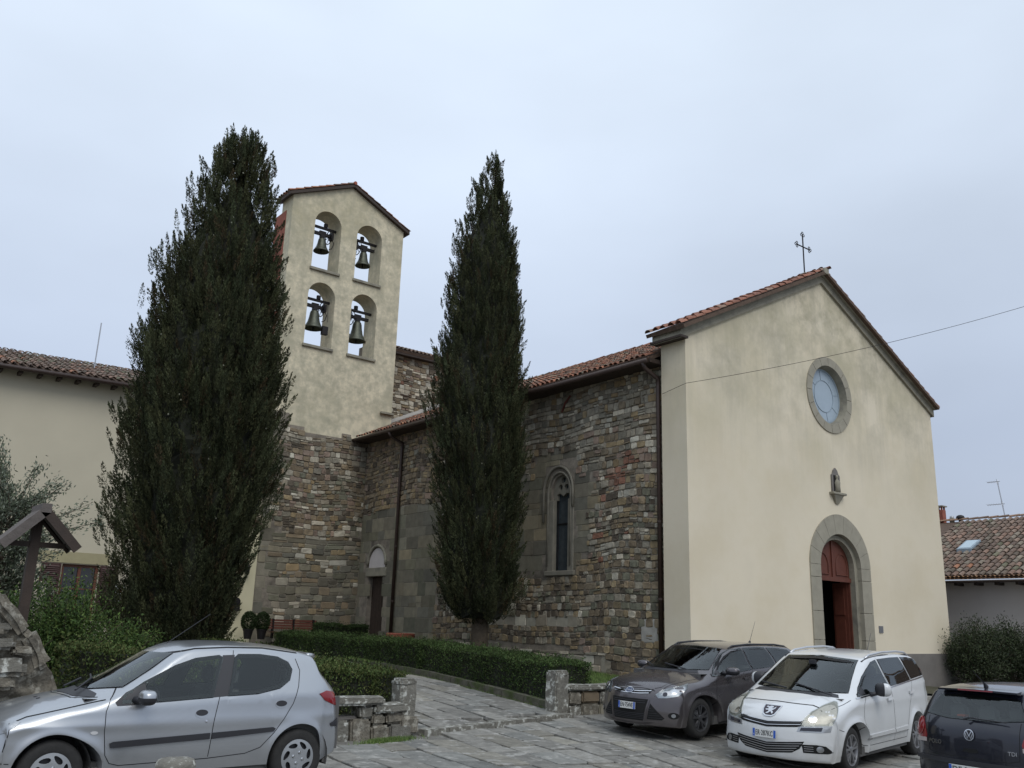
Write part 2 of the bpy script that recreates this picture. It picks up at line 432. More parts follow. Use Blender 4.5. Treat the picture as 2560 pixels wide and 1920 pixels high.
# facade with round window and portal
cxr, czr, rr = 24.82, 8.98, .94
dcx, dsp = 24.86, 3.72
def arch_loop(cx, sp, r, z0, n=14, k=1.0):
    return [(cx-r, z0), (cx+r, z0)]+[(cx+r*math.cos(a), sp+r*k*math.sin(a)) for a in [PI*i/n for i in range(n+1)]]
facade_outer = [(FX0, -.5), (FX1, -.5), (FX1, EZ), FA, (FX0, EZ)]
plate(facade_outer, [arc(cxr, czr, rr, 0, 2*PI, 40)[:-1], arch_loop(dcx, dsp, 1.3, -.3)], YF(FY), 0, .86, m_facade, 'front_wall', church)
plate([(FX0+.01, -.4), (24.86-1.3, -.4), (24.86-1.3, 1.22), (FX0+.01, 1.22)], [], YF(FY-.03), 0, .03, m_plinth, 'plinth', church)
plate([(24.86+1.6, -.4), (FX1+.03, -.4), (FX1+.03, 1.28), (24.86+1.6, 1.24)], [], YF(FY-.03), 0, .9, m_plinth, 'plinth', church)
# rake cornices (grey stone) with a small upper fillet
for sgn in (-1, 1):
    ex = FX0-.25 if sgn < 0 else FX1+.12
    sl_ = (FA[1]-EZ)/(FA[0]-FX0) if sgn < 0 else (FA[1]-EZ)/(FX1-FA[0])
    zz = lambda x: FA[1]-sl_*abs(x-FA[0])
    for (dz0, dz1, pr) in ((-.02, .22, .08), (.22, .29, .16)):
        pl = [(FA[0], FA[1]+dz0-.0), (FA[0], FA[1]+dz1), (ex, zz(ex)+dz1), (ex, zz(ex)+dz0)]
        MB().prism(pl, lambda u, z: (u, FY-pr, z), lambda u, z: (u, FY+.95, z)).build('cornice', m_serena, church)
box('eaves_board', (FX0-.30, FY-.12, EZ-.12), (FX0+.0, FY+1.0, EZ-.06), m_wood, church)
# block roof tiles: columns run down the slope
sl_l = math.atan2(FA[1]-EZ, FA[0]-FX0); sl_r = math.atan2(FA[1]-EZ, FX1-FA[0])
ln_l = (FA[0]-(FX0-.38))/math.cos(sl_l); ln_r = (FX1+.2-FA[0])/math.cos(sl_r)
tiles(church, (FX0-.38, FY-.28, FA[1]+.37-(FA[0]-FX0+.38)*math.tan(sl_l)), (0, 1, 0), (math.cos(sl_l), 0, math.sin(sl_l)), 1.36, ln_l, TRED, pu=.27, keepn=120)
tiles(church, (FX1+.2, FY-.28, FA[1]+.37-(FX1+.2-FA[0])*math.tan(sl_r)), (0, 1, 0), (-math.cos(sl_r), 0, math.sin(sl_r)), 1.36, ln_r, TRED, pu=.27, keepn=60)
tiles(church, (FA[0]-.0, FY-.32, FA[1]+.40), (1, 0, 0), (0, 1, 0), .21, 1.5, TRED, pu=.2, pv=.4, keepn=10, bed=False, name='ridge_tile')
box('ridge_cap', (FA[0]-.12, FY-.30, FA[1]+.22), (FA[0]+.12, FY+1.1, FA[1]+.42), m_serenal, church, bevel=.02)
# round window: ring of stones, deep reveal, glazing
rw = MB().lathe([(.94, 0), (.87, .20), (.87, .3)], (cxr, FY-.02, czr), 48, axis='Y').build('window_reveal', m_serena, church, smooth=True)
nst = 16
for i in range(nst):
    a0, a1 = 2*PI*(i+.02)/nst, 2*PI*(i+.98)/nst; n = 5
    pl = arc(cxr, czr, 1.21, a0, a1, n)+arc(cxr, czr, .94, a1, a0, n)
    MB().prism(pl, lambda u, z: (u, FY-.035, z), lambda u, z: (u, FY+.1, z)).build('ring_stone', m_serenal, church)
rwin = MB().prism(arc(cxr, czr, .88, 0, 2*PI, 40)[:-1], lambda u, z: (u, FY+.20, z), lambda u, z: (u, FY+.24, z)).build('round_window', m_rose, church)
lm = MB()
for r0, r1 in ((.50, .515), (.82, .87)): 
    for i in range(40):
        a0, a1 = 2*PI*i/40, 2*PI*(i+1)/40
        lm.prism([(cxr+r*math.cos(a), czr+r*math.sin(a)) for r, a in ((r0, a0), (r1, a0), (r1, a1), (r0, a1))], lambda u, z: (u, FY+.185, z), lambda u, z: (u, FY+.20, z))
for i in range(8):
    a = 2*PI*i/8+.2; d = Vector((math.cos(a), 0, math.sin(a))); t_ = Vector((-d.z, 0, d.x))*.006
    q = [Vector((cxr, FY+.19, czr))+d*.515+t_, Vector((cxr, FY+.19, czr))+d*.82+t_, Vector((cxr, FY+.19, czr))+d*.82-t_, Vector((cxr, FY+.19, czr))+d*.515-t_]
    lm.add(q+[p+Vector((0, .01, 0)) for p in q], [[0, 1, 2, 3], [7, 6, 5, 4], [0, 4, 5, 1], [2, 6, 7, 3]])
lm.build('glazing_bars', m_lead, rwin)
# portal surround: jamb blocks + voussoirs
ro, ri, k_o = 1.57, 1.30, 1.0
zb = h(dcx, FY)
def vous(a0, a1):
    O = lambda a: (dcx+1.58*math.cos(a), dsp+1.50*math.sin(a)*(1+.03*(math.sin(a)**8)))
    I = lambda a: (dcx+1.06*math.cos(a), dsp+.93*math.sin(a)*(1+.03*(math.sin(a)**8)))
    n = 4; aa = [a0+(a1-a0)*i/n for i in range(n+1)]
    return [O(a) for a in aa]+[I(a) for a in aa[::-1]]
nv = 9
for i in range(nv):
    MB().prism(vous(PI*(i+.012)/nv, PI*(i+.988)/nv), lambda u, z: (u, FY-.04, z), lambda u, z: (u, FY+.5, z)).build('portal_stone', m_serenal, church)
for s in (-1, 1):
    z = zb-.3; hs = [.62, 1.05, .8, .95, 1.2]
    for H in hs:
        z1 = min(z+H, dsp); 
        x0, x1 = sorted((dcx+s*1.06, dcx+s*1.58))
        if z1-z > .03: box('portal_stone', (x0, FY-.04, z+.006), (x1, FY+.5, z1-.006), m_serenal, church, bevel=.008)
        z = z1
# inner order of the portal
plate([(dcx-1.06, zb-.3), (dcx-.9, zb-.3)]+[(dcx+.9*math.cos(a), dsp+.8*math.sin(a)) for a in [PI-PI*i/16 for i in range(17)]]+[(dcx+.9, zb-.3), (dcx+1.06, zb-.3)]+[(dcx+1.06*math.cos(a), dsp+.93*math.sin(a)) for a in [PI*i/16 for i in range(17)]], [], YF(FY+.10), 0, .18, m_serena, 'portal_reveal', church)
# door: red-brown frame, tympanum, right leaf closed, left leaf folded inwards
DY = FY+.29
door = MB().prism([(dcx-.93, 3.36), (dcx+.93, 3.36)]+arc(dcx, dsp, .93, 0, PI, 16), lambda u, z: (u, DY, z), lambda u, z: (u, DY+.07, z)).build('door', m_redwood, church)
tb = MB()
tb.box((dcx-.95, DY-.06, 3.30), (dcx+.95, DY+.02, 3.42))
tb.box((dcx-.03, DY-.04, 3.42), (dcx+.03, DY+.0, 4.5))
for s in (-1, 1):
    pts = [(dcx+s*.5+.30*math.cos(a), DY-.012, 3.72+.40*math.sin(a)) for a in [PI*i/10 for i in range(11)]]
    tb.tube([(dcx+s*.5+.30, DY-.012, 3.5)]+pts+[(dcx+s*.5-.30, DY-.012, 3.5), (dcx+s*.5+.30, DY-.012, 3.5)], .018, 6)
tb.build('door_frame', m_redwood, door)
leaf = MB().box((dcx+.84, DY+.07, zb), (dcx+.90, DY+.56, 3.3)).build('door_leaf', m_redwood, door)
lf = MB()
for (z0, z1) in ((zb+.2, 1.15), (1.3, 2.2), (2.35, 3.15)): lf.box((dcx+.815, DY+.17, z0), (dcx+.84, DY+.50, z1))
lf.build('door_panel', m_redwood, leaf if False else door)
MB().box((dcx-.93, DY+.07, zb), (dcx-.88, DY+.8, 3.3)).build('door_leaf', m_redwood, door)
for a_, b_ in ((.86, .95), (-.95, -.88)): box('door_post', (dcx+a_, DY-.02, zb), (dcx+b_, DY+.07, 3.3), m_redwood, door)
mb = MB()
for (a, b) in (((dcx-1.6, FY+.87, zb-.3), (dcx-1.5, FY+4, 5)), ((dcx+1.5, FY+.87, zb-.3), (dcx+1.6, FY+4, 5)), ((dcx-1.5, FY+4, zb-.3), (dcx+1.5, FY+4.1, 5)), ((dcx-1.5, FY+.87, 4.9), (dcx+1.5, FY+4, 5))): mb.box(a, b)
mb.build('porch_interior', m_black, church)  # walls coloured near black in place of the shade inside the doorway
box('doorstep', (dcx-1.3, FY-.35, zb-.3), (dcx+1.3, FY+.5, zb+.05), m_serena, church, bevel=.015)
# inscription plaque
pq = box('wall_plaque', (26.73, FY-.025, 1.86), (26.95, FY, 2.06), M('plaque_metal', (.16, .16, .17), .5, var=.2, bump=0), church)
# nave side wall
NX = 18.26
ybk = 32.62
win = [(20.16, 3.32), (21.04, 3.32)]+[(20.60+.44*math.cos(a), 5.68+.52*math.sin(a)) for a in [PI*i/12 for i in range(13)]]
dr = [(30.62, .95), (31.82, .95), (31.82, 3.42), (30.62, 3.42)]
plate([(FY+.86, -.3), (ybk, -.3), (ybk, 8.95), (FY+.86, 8.95)], [win, dr], XF(NX), 0, .5, m_mortar, 'nave_wall', church)
box('nave_body', (NX+.5, FY+4.3, 0), (30.9, 33.6, 8.9), m_mortar, church)
nw = church
def inpoly(u, z, P):
    c = False; n = len(P)
    for i in range(n):
        (x0, y0), (x1, y1) = P[i], P[(i+1) % n]
        if (y0 > z) != (y1 > z) and u < (x1-x0)*(z-y0)/(y1-y0)+x0: c = not c
    return c
def open_(u, z): return (20.0 < u < 21.2 and 3.2 < z < 6.5) or (30.5 < u < 31.95 and z < 4.7)
def ashz(u, z):
    if 27.1 < u: return z < 6.0-.02*(u-27)
    if 19.15 < u < 23.2 and 3.15 < z < 6.05:
        if u < 19.45 and z < 4.9: return False
        if u < 19.9 and z < 3.7: return False
        return True
    return 19.95 < u < 21.95 and 6.0 <= z < 7.0
def wrow(u, z): return (19.8 < u < 24.2 and 1.72 < z < 2.09) or (18.6 < u < 27 and z < 1.12+.02*(u-19))
def mix_nave(u, z):
    m = dict(mix_nave0(u, z))
    if u < 27.1 and 'pale' in m:
        k = math.sin(u*1.9+z*1.1)+math.sin(z*2.3-u*.8)+.6*math.sin(u*4.1+1); f = 1.7 if k > .6 else .4
        m['pale'] *= f; m['mid'] = m.get('mid', 1)*(1.4 if k > .6 else .8)
    return m
def mix_nave0(u, z):
    if u > 27.1: return dict(brown=5, ochre=2, dark=2, pink=1, grey=.6)
    if z > 7.4: return dict(pale=3.2, mid=4, grey=2, brown=1, ochre=.8)
    if (abs(u-17.5) < .5 and abs(z-6.3) < .22) or (abs(u-18.3) < .35 and abs(z-5.9) < .3) or (abs(u-20.6) < .3 and 7.6 < z < 8.1): return dict(red=3, pink=2, brown=1)
    if z > 5.5: return dict(pale=2.4, mid=2.2, grey=1.4, brown=2, ochre=1.1, dark=.7, pink=.5)
    if z > 3.5 and u < 19.6: return dict(pale=2, mid=2, brown=2.2, dark=1.2, ochre=1.2, green=1, red=.25, pink=.4)
    if z > 2.1: return dict(brown=3, dark=1.6, green=1.6, mid=1.2, pale=.9, ochre=1)
    return dict(brown=3.4, ochre=2, dark=1.8, green=1.2, mid=.7, pink=.4)
mpn = XF(NX)
cl = cells(FY+.88, ybk, .2, 3.3, (.14, .24), (.13, .33), lambda u, z: not ashz(u, z) and not wrow(u, z) and not open_(u, z), mix_nave, .032, .018, .10, .03)
cl += cells(FY+.88, ybk, 3.3, 8.9, (.13, .24), (.12, .32), lambda u, z: not ashz(u, z) and not wrow(u, z) and not open_(u, z), mix_nave, .036, .018, .14, .05)
masonry(nw, cl, mpn, m_stone)
cl = cells(18.9, 27.1, 2.9, 7.1, (.34, .48), (.4, .75), lambda u, z: ashz(u, z) and not open_(u, z), lambda u, z: dict(ash=4, ashd=3, ashy=1.4, green=1), .012, .008, .08, 0, .45)
cl += cells(19.8, 24.2, 1.73, 2.08, (.35, .36), (.36, .55), lambda u, z: not open_(u, z), lambda u, z: dict(pale=4, mid=2), .02, .014, 0, 0, .6)
cl += cells(18.6, 27., .55, 1.08, (.40, .46), (.4, .7), wrow, lambda u, z: dict(pale=2, mid=4, grey=2), .03, .018, .05, .01, .8)
cl += cells(27.1, ybk, .9, 6.0, (.33, .52), (.45, .95), lambda u, z: ashz(u, z) and not open_(u, z), lambda u, z: dict(ash=4, ashd=3.4, ashy=1.2, green=2.4), .010, .008, .06, 0, .4)
cl += [(16.75, 17.35, 1.35, 2.0, (.36, .34, .30), .03, .015, 0, 0, .8)]
masonry(nw, cl, mpn, m_ashlar, name='ashlar_block')
# lancet window
lw = plate([(20.1, 3.3), (21.08, 3.3), (21.08, 5.7), (20.6, 6.36), (20.1, 5.7)], [], XF(NX+.20), 0, .03, m_slit, 'lancet_window', church)
fr = MB()
for y in (20.27, 20.93): fr.tube([(NX+.19, y, 3.35), (NX+.19, y, 5.7)], .014, 6)
fr.box((NX+.17, 20.25, 4.72), (NX+.20, 20.95, 4.76)); fr.build('window_bar', m_iron, lw)
circ = lambda a, b, r: arc(a, b, r, 0, 2*PI, 14)[:-1]
plate([(20.1, 5.45), (20.32, 5.45), (20.32, 5.62), (20.45, 5.66), (20.6, 5.56), (20.75, 5.66), (20.88, 5.62), (20.88, 5.45), (21.08, 5.45), (21.08, 5.9), (20.6, 6.36), (20.1, 5.9)], [circ(20.6, 6.06, .10), circ(20.47, 5.84, .09), circ(20.73, 5.84, .09)], XF(NX+.08), 0, .10, m_lancet, 'tracery', lw)
for (a, b) in ((20.02, 20.28), (20.92, 21.18)): box('jamb_stone', (NX-.03, a, 3.3), (NX+.12, b, 5.45), m_lancet, lw, bevel=.02)
mold = [(21.36, 4.8)]+[(20.70+.66*math.cos(a), 5.72+.74*math.sin(a)) for a in [PI*i/12 for i in range(13)]]+[(20.04, 5.2)]
MB().tube([(NX-.05, u, z) for u, z in mold], .042, 8).build('hood_mould', m_lancet, lw, smooth=True)
mold = [(21.17, 3.5), (21.17, 5.5)]+[(20.66+.51*math.cos(a), 5.66+.62*math.sin(a)) for a in [PI*i/12 for i in range(13)]]+[(20.15, 3.5)]
MB().tube([(NX-.03, u, z) for u, z in mold], .035, 8).build('inner_mould', m_lancet, lw, smooth=True)
box('window_sill', (NX-.08, 19.95, 3.2), (NX+.3, 21.25, 3.34), m_lancet, lw, bevel=.02)
# small side door
sdoor = box('side_door', (NX+.22, 30.62, .95), (NX+.28, 31.82, 3.42), m_wood, church)
for k in range(6): box('door_plank', (NX+.19, 30.64+k*.197, 1.0), (NX+.22, 30.64+k*.197+.185, 3.4), m_wood, sdoor)
box('lintel', (NX-.05, 30.5, 3.43), (NX+.3, 31.98, 3.76), m_serena, church, bevel=.02)
MB().prism([(30.62, 3.76), (31.82, 3.76)]+[(31.82-.6*(1-math.cos(a)), 3.76+.12+.62*math.sin(a)) for a in [PI*i/12 for i in range(13)]], lambda u, z: (NX-.008, u, z), lambda u, z: (NX+.1, u, z)).build('lunette', m_lune, church)
MB().tube([(NX-.03, 31.22-.68*math.cos(a), 3.86+.74*math.sin(a)) for a in [PI*i/12 for i in range(13)]], .06, 8).build('arch_mould', m_serena, church, smooth=True)
# iron tie anchor and rusty stain bricks
MB().tube([(NX-.06, 20.57, 8.15), (NX-.10, 20.38, 8.4), (NX-.06, 20.19, 8.6)], .028, 6).build('wall_anchor', M('rusty_iron', (.12, .03, .02), .8, var=.3), church)
# nave roof
sn = math.radians(25.2); RX0 = 17.62
tiles(church, (RX0, FY+.95, 8.93), (0, 1, 0), (math.cos(sn), 0, math.sin(sn)), 17.2, (24.6-RX0)/math.cos(sn), TPAL, skip=lambda u, v: u+FY+.95 > 32.4 and v < 2.0)
sn2 = (24.6-RX0)*math.tan(sn)
mesh('roof_slope', [(24.6, FY+.9, 8.93+sn2), (24.6, 33.7, 8.93+sn2), (31.2, 33.7, 9.1), (31.2, FY+.9, 9.1)], [[0, 1, 2, 3]], m_roofbed, church)
tiles(church, (24.5, FY+1.0, 8.93+sn2+.02), (1, 0, 0), (0, 1, 0), .25, 17, TPAL, pu=.24, pv=.42, keepn=45, bed=False, name='ridge_tile')
MB().tube([(RX0-.06, FY+.9, 8.80), (RX0-.06, 32.6, 8.84)], .075, 8).build('gutter', m_gutter, church, smooth=True)
box('eaves_board', (RX0+.05, FY+.9, 8.78), (NX+.02, ybk, 8.90), m_wood, church)
for (y, zb_) in ((16.56, .35), (29.78, 1.0)):
    MB().tube([(RX0-.06, y, 8.78), (RX0+.02, y, 8.62), (NX-.10, y, 8.42), (NX-.10, y, 8.2), (NX-.10, y, zb_)], .062, 10).build('downpipe', m_gutter, church, smooth=True)
    for z in (2.5, 4.5, 6.5): MB().lathe([(.07, -.03), (.07, .03)], (NX-.10, y, z), 10).build('pipe_bracket', m_gutter, church)
# transept wall and roof behind the tower
TY = 33.75
plate([(18.4, 8), (27, 8), (27, 13.3), (18.4, 13.3)], [], YF(TY), 0, .5, m_mortar, 'transept_wall', church)
sl2 = math.tan(sn)
cl = cells(19.2, 23.6, 9.4, 13.25, (.13, .26), (.16, .45), lambda u, z: z > 8.93+(u-RX0)*sl2+.0, lambda u, z: dict(pale=2.6, mid=2, brown=2.4, dark=1, ochre=.8, pink=.8, red=.2), .035, .016, .4, .02)
masonry(church, cl, YF(TY), m_stone)
q = [(19.25, TY-.30, 8.95+(19.25-RX0)*sl2+.12), (24.4, TY-.30, 8.95+(24.4-RX0)*sl2+.12)]
mesh('flashing', [q[0], q[1], (24.4, TY, q[1][2]+.14), (19.25, TY, q[0][2]+.14), (q[0][0], q[0][1], q[0][2]-.15), (q[1][0], q[1][1], q[1][2]-.15)], [[0, 1, 2, 3], [4, 5, 1, 0]], m_conc, church)
tiles(church, (18.2, TY-.35, 13.42), (1, 0, 0), (0, math.cos(.35), math.sin(.35)), 8.5, 5, TMOSS, keepn=60)
box('eaves_board', (18.3, TY-.3, 13.22), (27, TY+.02, 13.33), m_wood, church)
# cross on the ridge
cb = empty('roof_cross', (24.6, 15.98, 13.0), 'thin iron cross with budded ends on top of the church gable', 'cross')
c = MB(); cy = 15.98
c.tube([(24.6, cy, 12.95), (24.6, cy, 14.48)], .022, 6); c.tube([(24.26, cy, 14.06), (24.94, cy, 14.06)], .022, 6)
c.build('shaft', m_iron, cb)
for (a, b, dx, dz) in ((24.6, 14.48, 0, 1), (24.26, 14.06, -1, 0), (24.94, 14.06, 1, 0)):
    m2 = MB()
    for (ox, oz) in ((dx*.07, dz*.07), (dz*.06-dx*.0, dx*.06), (-dz*.06, -dx*.06)):
        m2.tube([(a+ox+.045*math.cos(t), cy, b+oz+.045*math.sin(t)) for t in [2*PI*i/10 for i in range(11)]], .012, 5, cap=False)
    m2.build('bud', m_iron, cb)
box('cross_base', (24.5, cy-.1, 12.9), (24.7, cy+.1, 13.12), m_serenal, cb)
# niche relief with shelf
ni = empty('wall_shrine', (24.85, FY, 5.6), 'small dark stone relief niche with a carved figure above the church door', 'shrine')
MB().prism([(24.62, 5.92), (25.04, 5.92), (25.04, 6.45), (24.97, 6.5), (24.93, 6.6), (24.83, 6.68), (24.73, 6.6), (24.69, 6.5), (24.62, 6.45)], lambda u, z: (u, FY-.05, z), lambda u, z: (u, FY, z)).build('niche_frame', m_plinth, ni)
box('niche_back', (24.69, FY-.055, 5.95), (24.97, FY-.05, 6.45), m_iron, ni)
fg = MB(); fg.lathe([(.02, 5.93), (.10, 5.95), (.085, 6.1), (.10, 6.22), (.05, 6.30), (.03, 6.33), (.05, 6.38), (.045, 6.43), (.0, 6.46)], (24.83, FY-.08, 0), 10); fg.build('figure', m_serena, ni, smooth=True)
box('shelf', (24.5, FY-.16, 5.85), (25.2, FY, 5.92), m_serena, ni, bevel=.01)
mesh('corbel', [(24.6, FY-.13, 5.85), (25.1, FY-.13, 5.85), (25.1, FY, 5.85), (24.6, FY, 5.85), (24.78, FY-.04, 5.58), (24.92, FY-.04, 5.58), (24.92, FY, 5.58), (24.78, FY, 5.58)], [[0, 1, 5, 4], [0, 4, 7, 3], [1, 2, 6, 5], [4, 5, 6, 7], [0, 3, 2, 1]], m_serena, ni)

# ================================================================== BELL TOWER
TWY = 32.64; X0, X1 = 14.0, 19.30
tower = empty('bell_tower', (16.6, TWY, 1.1), 'tall cream plastered bell gable tower with four arched bell openings on a rubble stone base', 'bell tower')
ops = [(15.66, 15.72, 18.36), (17.64, 15.72, 18.33), (15.64, 12.42, 15.17), (17.63, 12.40, 15.16)]
hol = [arch_loop(cx, zt-.61, .61, z0, 16) for cx, z0, zt in ops]
plate([(X0, .5), (X1, .5), (X1, 18.55), (16.66, 19.80), (X0, 18.62)], hol, YF(TWY), 0, 1.02, m_towerpl, 'tower_wall', tower)
for cx, z0, zt in ops: box('opening_sill', (cx-.68, TWY-.09, z0-.10), (cx+.68, TWY+1.0, z0+.015), m_serena, tower, bevel=.015)
box('brick_buttress', (X0-.02, TWY+.55, 9), (X0+.3, TWY+1.6, 18.1), m_brick, tower)
for s in (-1, 1):
    ex = X0-.22 if s < 0 else X1+.22
    ez = 18.62 if s < 0 else 18.55; wx = X0 if s < 0 else X1
    k = (19.80-ez)/abs(16.66-wx); zt = lambda x: 19.80-k*abs(x-16.66)
    MB().prism([(16.66, 19.80), (16.66, 19.93), (ex, zt(ex)+.13), (ex, zt(ex))], lambda u, z: (u, TWY-.16, z), lambda u, z: (u, TWY+1.2, z)).build('roof_board', m_wood, tower)
    a = math.atan(k); tiles(tower, (ex, TWY-.2, zt(ex)+.15), (0, 1, 0), (-s*math.cos(a), 0, math.sin(a)), 1.4, abs(ex-16.66)/math.cos(a), TPAL, pu=.23, keepn=60, bed=False)
MB().tube([(16.66, TWY-.2, 19.98), (16.66, TWY+1.2, 19.98)], .08, 8).build('ridge_tile', m_terra, tower)
box('stone_bracket', (18.72, TWY-.16, 10.16), (19.32, TWY, 10.24), m_serena, tower)
# masonry base
topz = lambda u: 9.5 if u < 14.70 else 9.05 if u < 15.38 else 8.85 if u < 17.05 else 9.05 if u < 17.45 else 8.90
plate([(X0-.02, .5), (18.26, .5), (18.26, 8.9), (17.45, 8.9), (17.45, 9.05), (17.05, 9.05), (17.05, 8.85), (15.38, 8.85), (15.38, 9.05), (14.70, 9.05), (14.70, 9.5), (X0-.02, 9.5)], [], YF(TWY-.04), 0, .04, m_mortar, 'masonry_face', tower)
quo = lambda u, z: u < 14.25+.4*(1 if z < 5.4 else 0)+.18*math.sin(z*3.1)
def mix_t(u, z):
    if z > 7.6: return dict(brown=2, mid=2, grey=1.5, pale=.8, pink=1, dark=.8)
    if z > 4.8: return dict(brown=2.4, ochre=1, dark=1.3, mid=1.8, pale=1.3, pink=1.2, green=1, grey=.8)
    return dict(ashd=3.5, ash=3, green=1.5, pale=(2.6 if math.sin(u*2.3+z*2)+math.sin(z*3.7) > .7 else .35), mid=.7, ochre=.7, brown=1.2)
cl = cells(14.1, 18.24, 4.9, 9.05, (.12, .24), (.14, .38), lambda u, z: z < topz(u)-.05 and not quo(u, z), mix_t, .034, .016, .2, .05)
masonry(tower, cl, YF(TWY-.04), m_stone)
cl = cells(X0, 18.24, .6, 4.9, (.15, .34), (.18, .62), lambda u, z: not (quo(u, z) and u < 14.4), mix_t, .026, .016, .3, .04, 1.)
cl += cells(X0, 14.7, 1.0, 9.5, (.36, .5), (.35, .5), lambda u, z: u < 14.4 and z < topz(u), lambda u, z: dict(ashd=4, ash=2, grey=3), .02, .012, 0, 0, .5)
masonry(tower, cl, YF(TWY-.04), m_ashlar, name='ashlar_block')
# bells
bz = [(15.66, 16.72, .66, .62, 'upper left'), (17.66, 16.62, .66, .66, 'upper right'), (15.62, 13.30, .78, .80, 'lower left'), (17.62, 13.20, .80, .88, 'lower right')]
blab = ['small bronze bell in the upper left opening of the bell tower', 'small bronze bell in the upper right opening of the bell tower', 'large bronze bell in the lower left opening of the bell tower', 'largest bronze bell, in the lower right opening of the bell tower']
for (x, z, w, H, nm), lb in zip(bz, blab):
    b = empty('bell', (x, TWY+.5, z), lb, 'bell', group='bells of the bell tower'); r = w/2; y = TWY+.5
    prof = [(r*.93, -.01), (r, 0), (r*.98, .03), (r*.86, .10*H/.7), (r*.66, .24*H/.7), (r*.54, .42*H/.7), (r*.48, .58*H/.7), (r*.40, .66*H/.7), (r*.2, .70*H/.7), (.0, .71*H/.7)]
    MB().lathe(prof, (x, y, z), 24).build('bell_body', m_bronze, b, smooth=True)
    MB().tube([(x, y, z+.2), (x, y, z-.10)], [.02, .035], 8).build('clapper', m_iron, b)
    yk = MB(); zt = z+H
    yk.box((x-.56, y-.06, zt+.10), (x+.5, y+.06, zt+.22)); yk.box((x-.10, y-.08, zt), (x+.10, y+.08, zt+.12)); yk.box((x-.15, y-.05, zt+.2), (x+.15, y+.05, zt+.3))
    yk.build('yoke', m_iron, b)
    MB().box((x-.62, y-.05, zt+.40), (x+.62, y+.05, zt+.49)).build('support_beam', m_iron, b)
    s = 1 if x < 16.6 else -1
    wx = x+s*.30
    wh = MB(); wh.tube([(wx, y+.30*math.cos(t), zt+.10+.30*math.sin(t)) for t in [2*PI*i/20 for i in range(21)]], .02, 6, cap=False)
    for t in (0, PI/3, 2*PI/3): wh.tube([(wx, y-.3*math.cos(t), zt+.1-.3*math.sin(t)), (wx, y+.3*math.cos(t), zt+.1+.3*math.sin(t))], .012, 5)
    wh.build('bell_wheel', m_iron, b)
    mo = MB(); mo.box((wx+s*.05, y-.12, zt+.0), (wx+s*.17, y+.12, zt+.32)); mo.tube([(wx+s*.1, y, zt+.1), (wx+s*.25, y, zt-.1), (wx+s*.18, y, zt-.35), (wx+s*.05, y, zt-.42)], .018, 6)
    mo.lathe([(0, .5), (.09, .5), (.09, .66), (0, .66)], (x+s*.12, y, zt), 10)
    mo.build('striker_motor', m_iron, b)
    if 'lower left' in nm: MB().tube([(x+.42, y-.3, zt+.3), (x+.46, y-.34, zt-.5)], .012, 5).build('cable', m_iron, b); box('junction_box', (x+.25, y-.36, zt-1.05), (x+.5, y-.2, zt-.7), m_iron, b)
# ================================================================== FARMHOUSE (left)
HY = 32.4
house = empty('farmhouse', (5, HY, 1.1), 'cream plastered two storey house with mossy tiled roof left of the bell tower', 'house')
wh_ = [(7.34, 1.5), (8.47, 1.5), (8.47, 3.24), (7.34, 3.24)]
plate([(-4, .2), (11.2, .2), (11.2, 9.4), (-4, 9.1)], [wh_], YF(HY), 0, .5, m_housepl, 'wall', house)
box('house_body', (-4, HY+.5, .2), (11.2, HY+8, 9.1), m_housepl, house)
sh = math.radians(19)
tiles(house, (-4.2, HY-.5, 9.13), (1, 0, .022), (0, math.cos(sh), math.sin(sh)), 15.5, 4.6, TMOSS, pu=.25, pv=.42)
MB().tube([(-4.2, HY-.56, 9.0), (11.2, HY-.56, 9.34)], .08, 8).build('gutter', m_gutter, house, smooth=True)
mesh('eaves_board', [(-4.2, HY-.5, 9.0), (11.3, HY-.5, 9.34), (11.3, HY, 9.40), (-4.2, HY, 9.05), (-4.2, HY-.5, 9.1), (11.3, HY-.5, 9.44), (11.3, HY, 9.6), (-4.2, HY, 9.25)], [[0, 1, 2, 3], [0, 4, 5, 1], [4, 7, 6, 5]], m_wood, house)
for i in range(26): 
    x = -3.6+i*.58; box('rafter_end', (x, HY-.45, 8.88+.022*(x+4)), (x+.11, HY, 8.99+.022*(x+4)), m_wood, house)
wn = box('window', (7.34, HY+.15, 1.5), (8.47, HY+.19, 3.24), M('window_glass', (.02, .022, .022), .1, var=0, bump=0, spec=.7), house)
f = MB()
for a, b in ((7.34, 7.42), (7.86, 7.95), (8.39, 8.47)): f.box((a, HY+.09, 1.5), (b, HY+.15, 3.24))
for a, b in ((1.5, 1.58), (3.15, 3.24), (2.45, 2.49)): f.box((7.42, HY+.10, a), (7.86, HY+.15, b)); f.box((7.95, HY+.10, a), (8.39, HY+.15, b))
f.build('window_frame', M('red_window_frame', (.13, .045, .025), .55, var=.1, bump=0), wn)
for (a, b) in ((6.72, 7.30), (8.50, 9.06)):
    s = box('shutter', (a, HY-.05, 1.5), (b, HY, 3.24), m_shutter, house)
    sm = MB()
    for k in range(26): z = 1.6+k*.061; sm.add([(a+.05, HY-.055, z), (b-.05, HY-.055, z), (b-.05, HY-.085, z+.005), (a+.05, HY-.085, z+.005), (a+.05, HY-.055, z+.045), (b-.05, HY-.055, z+.045)], [[0, 1, 2, 3], [3, 2, 5, 4]])
    for q in ((a, a+.05), (b-.05, b)): sm.box((q[0], HY-.09, 1.5), (q[1], HY-.05, 3.24))
    sm.build('louvre', m_shutter, s)
MB().box((6.6, HY-.03, 3.27), (8.75, HY, 3.62)).build('window_lintel', M('lintel_paint', (.36, .32, .19), .9, var=.1), house)
box('corner_pillar', (6.28, HY-1.1, .9), (6.75, HY-.6, 2.62), m_housepl, house)
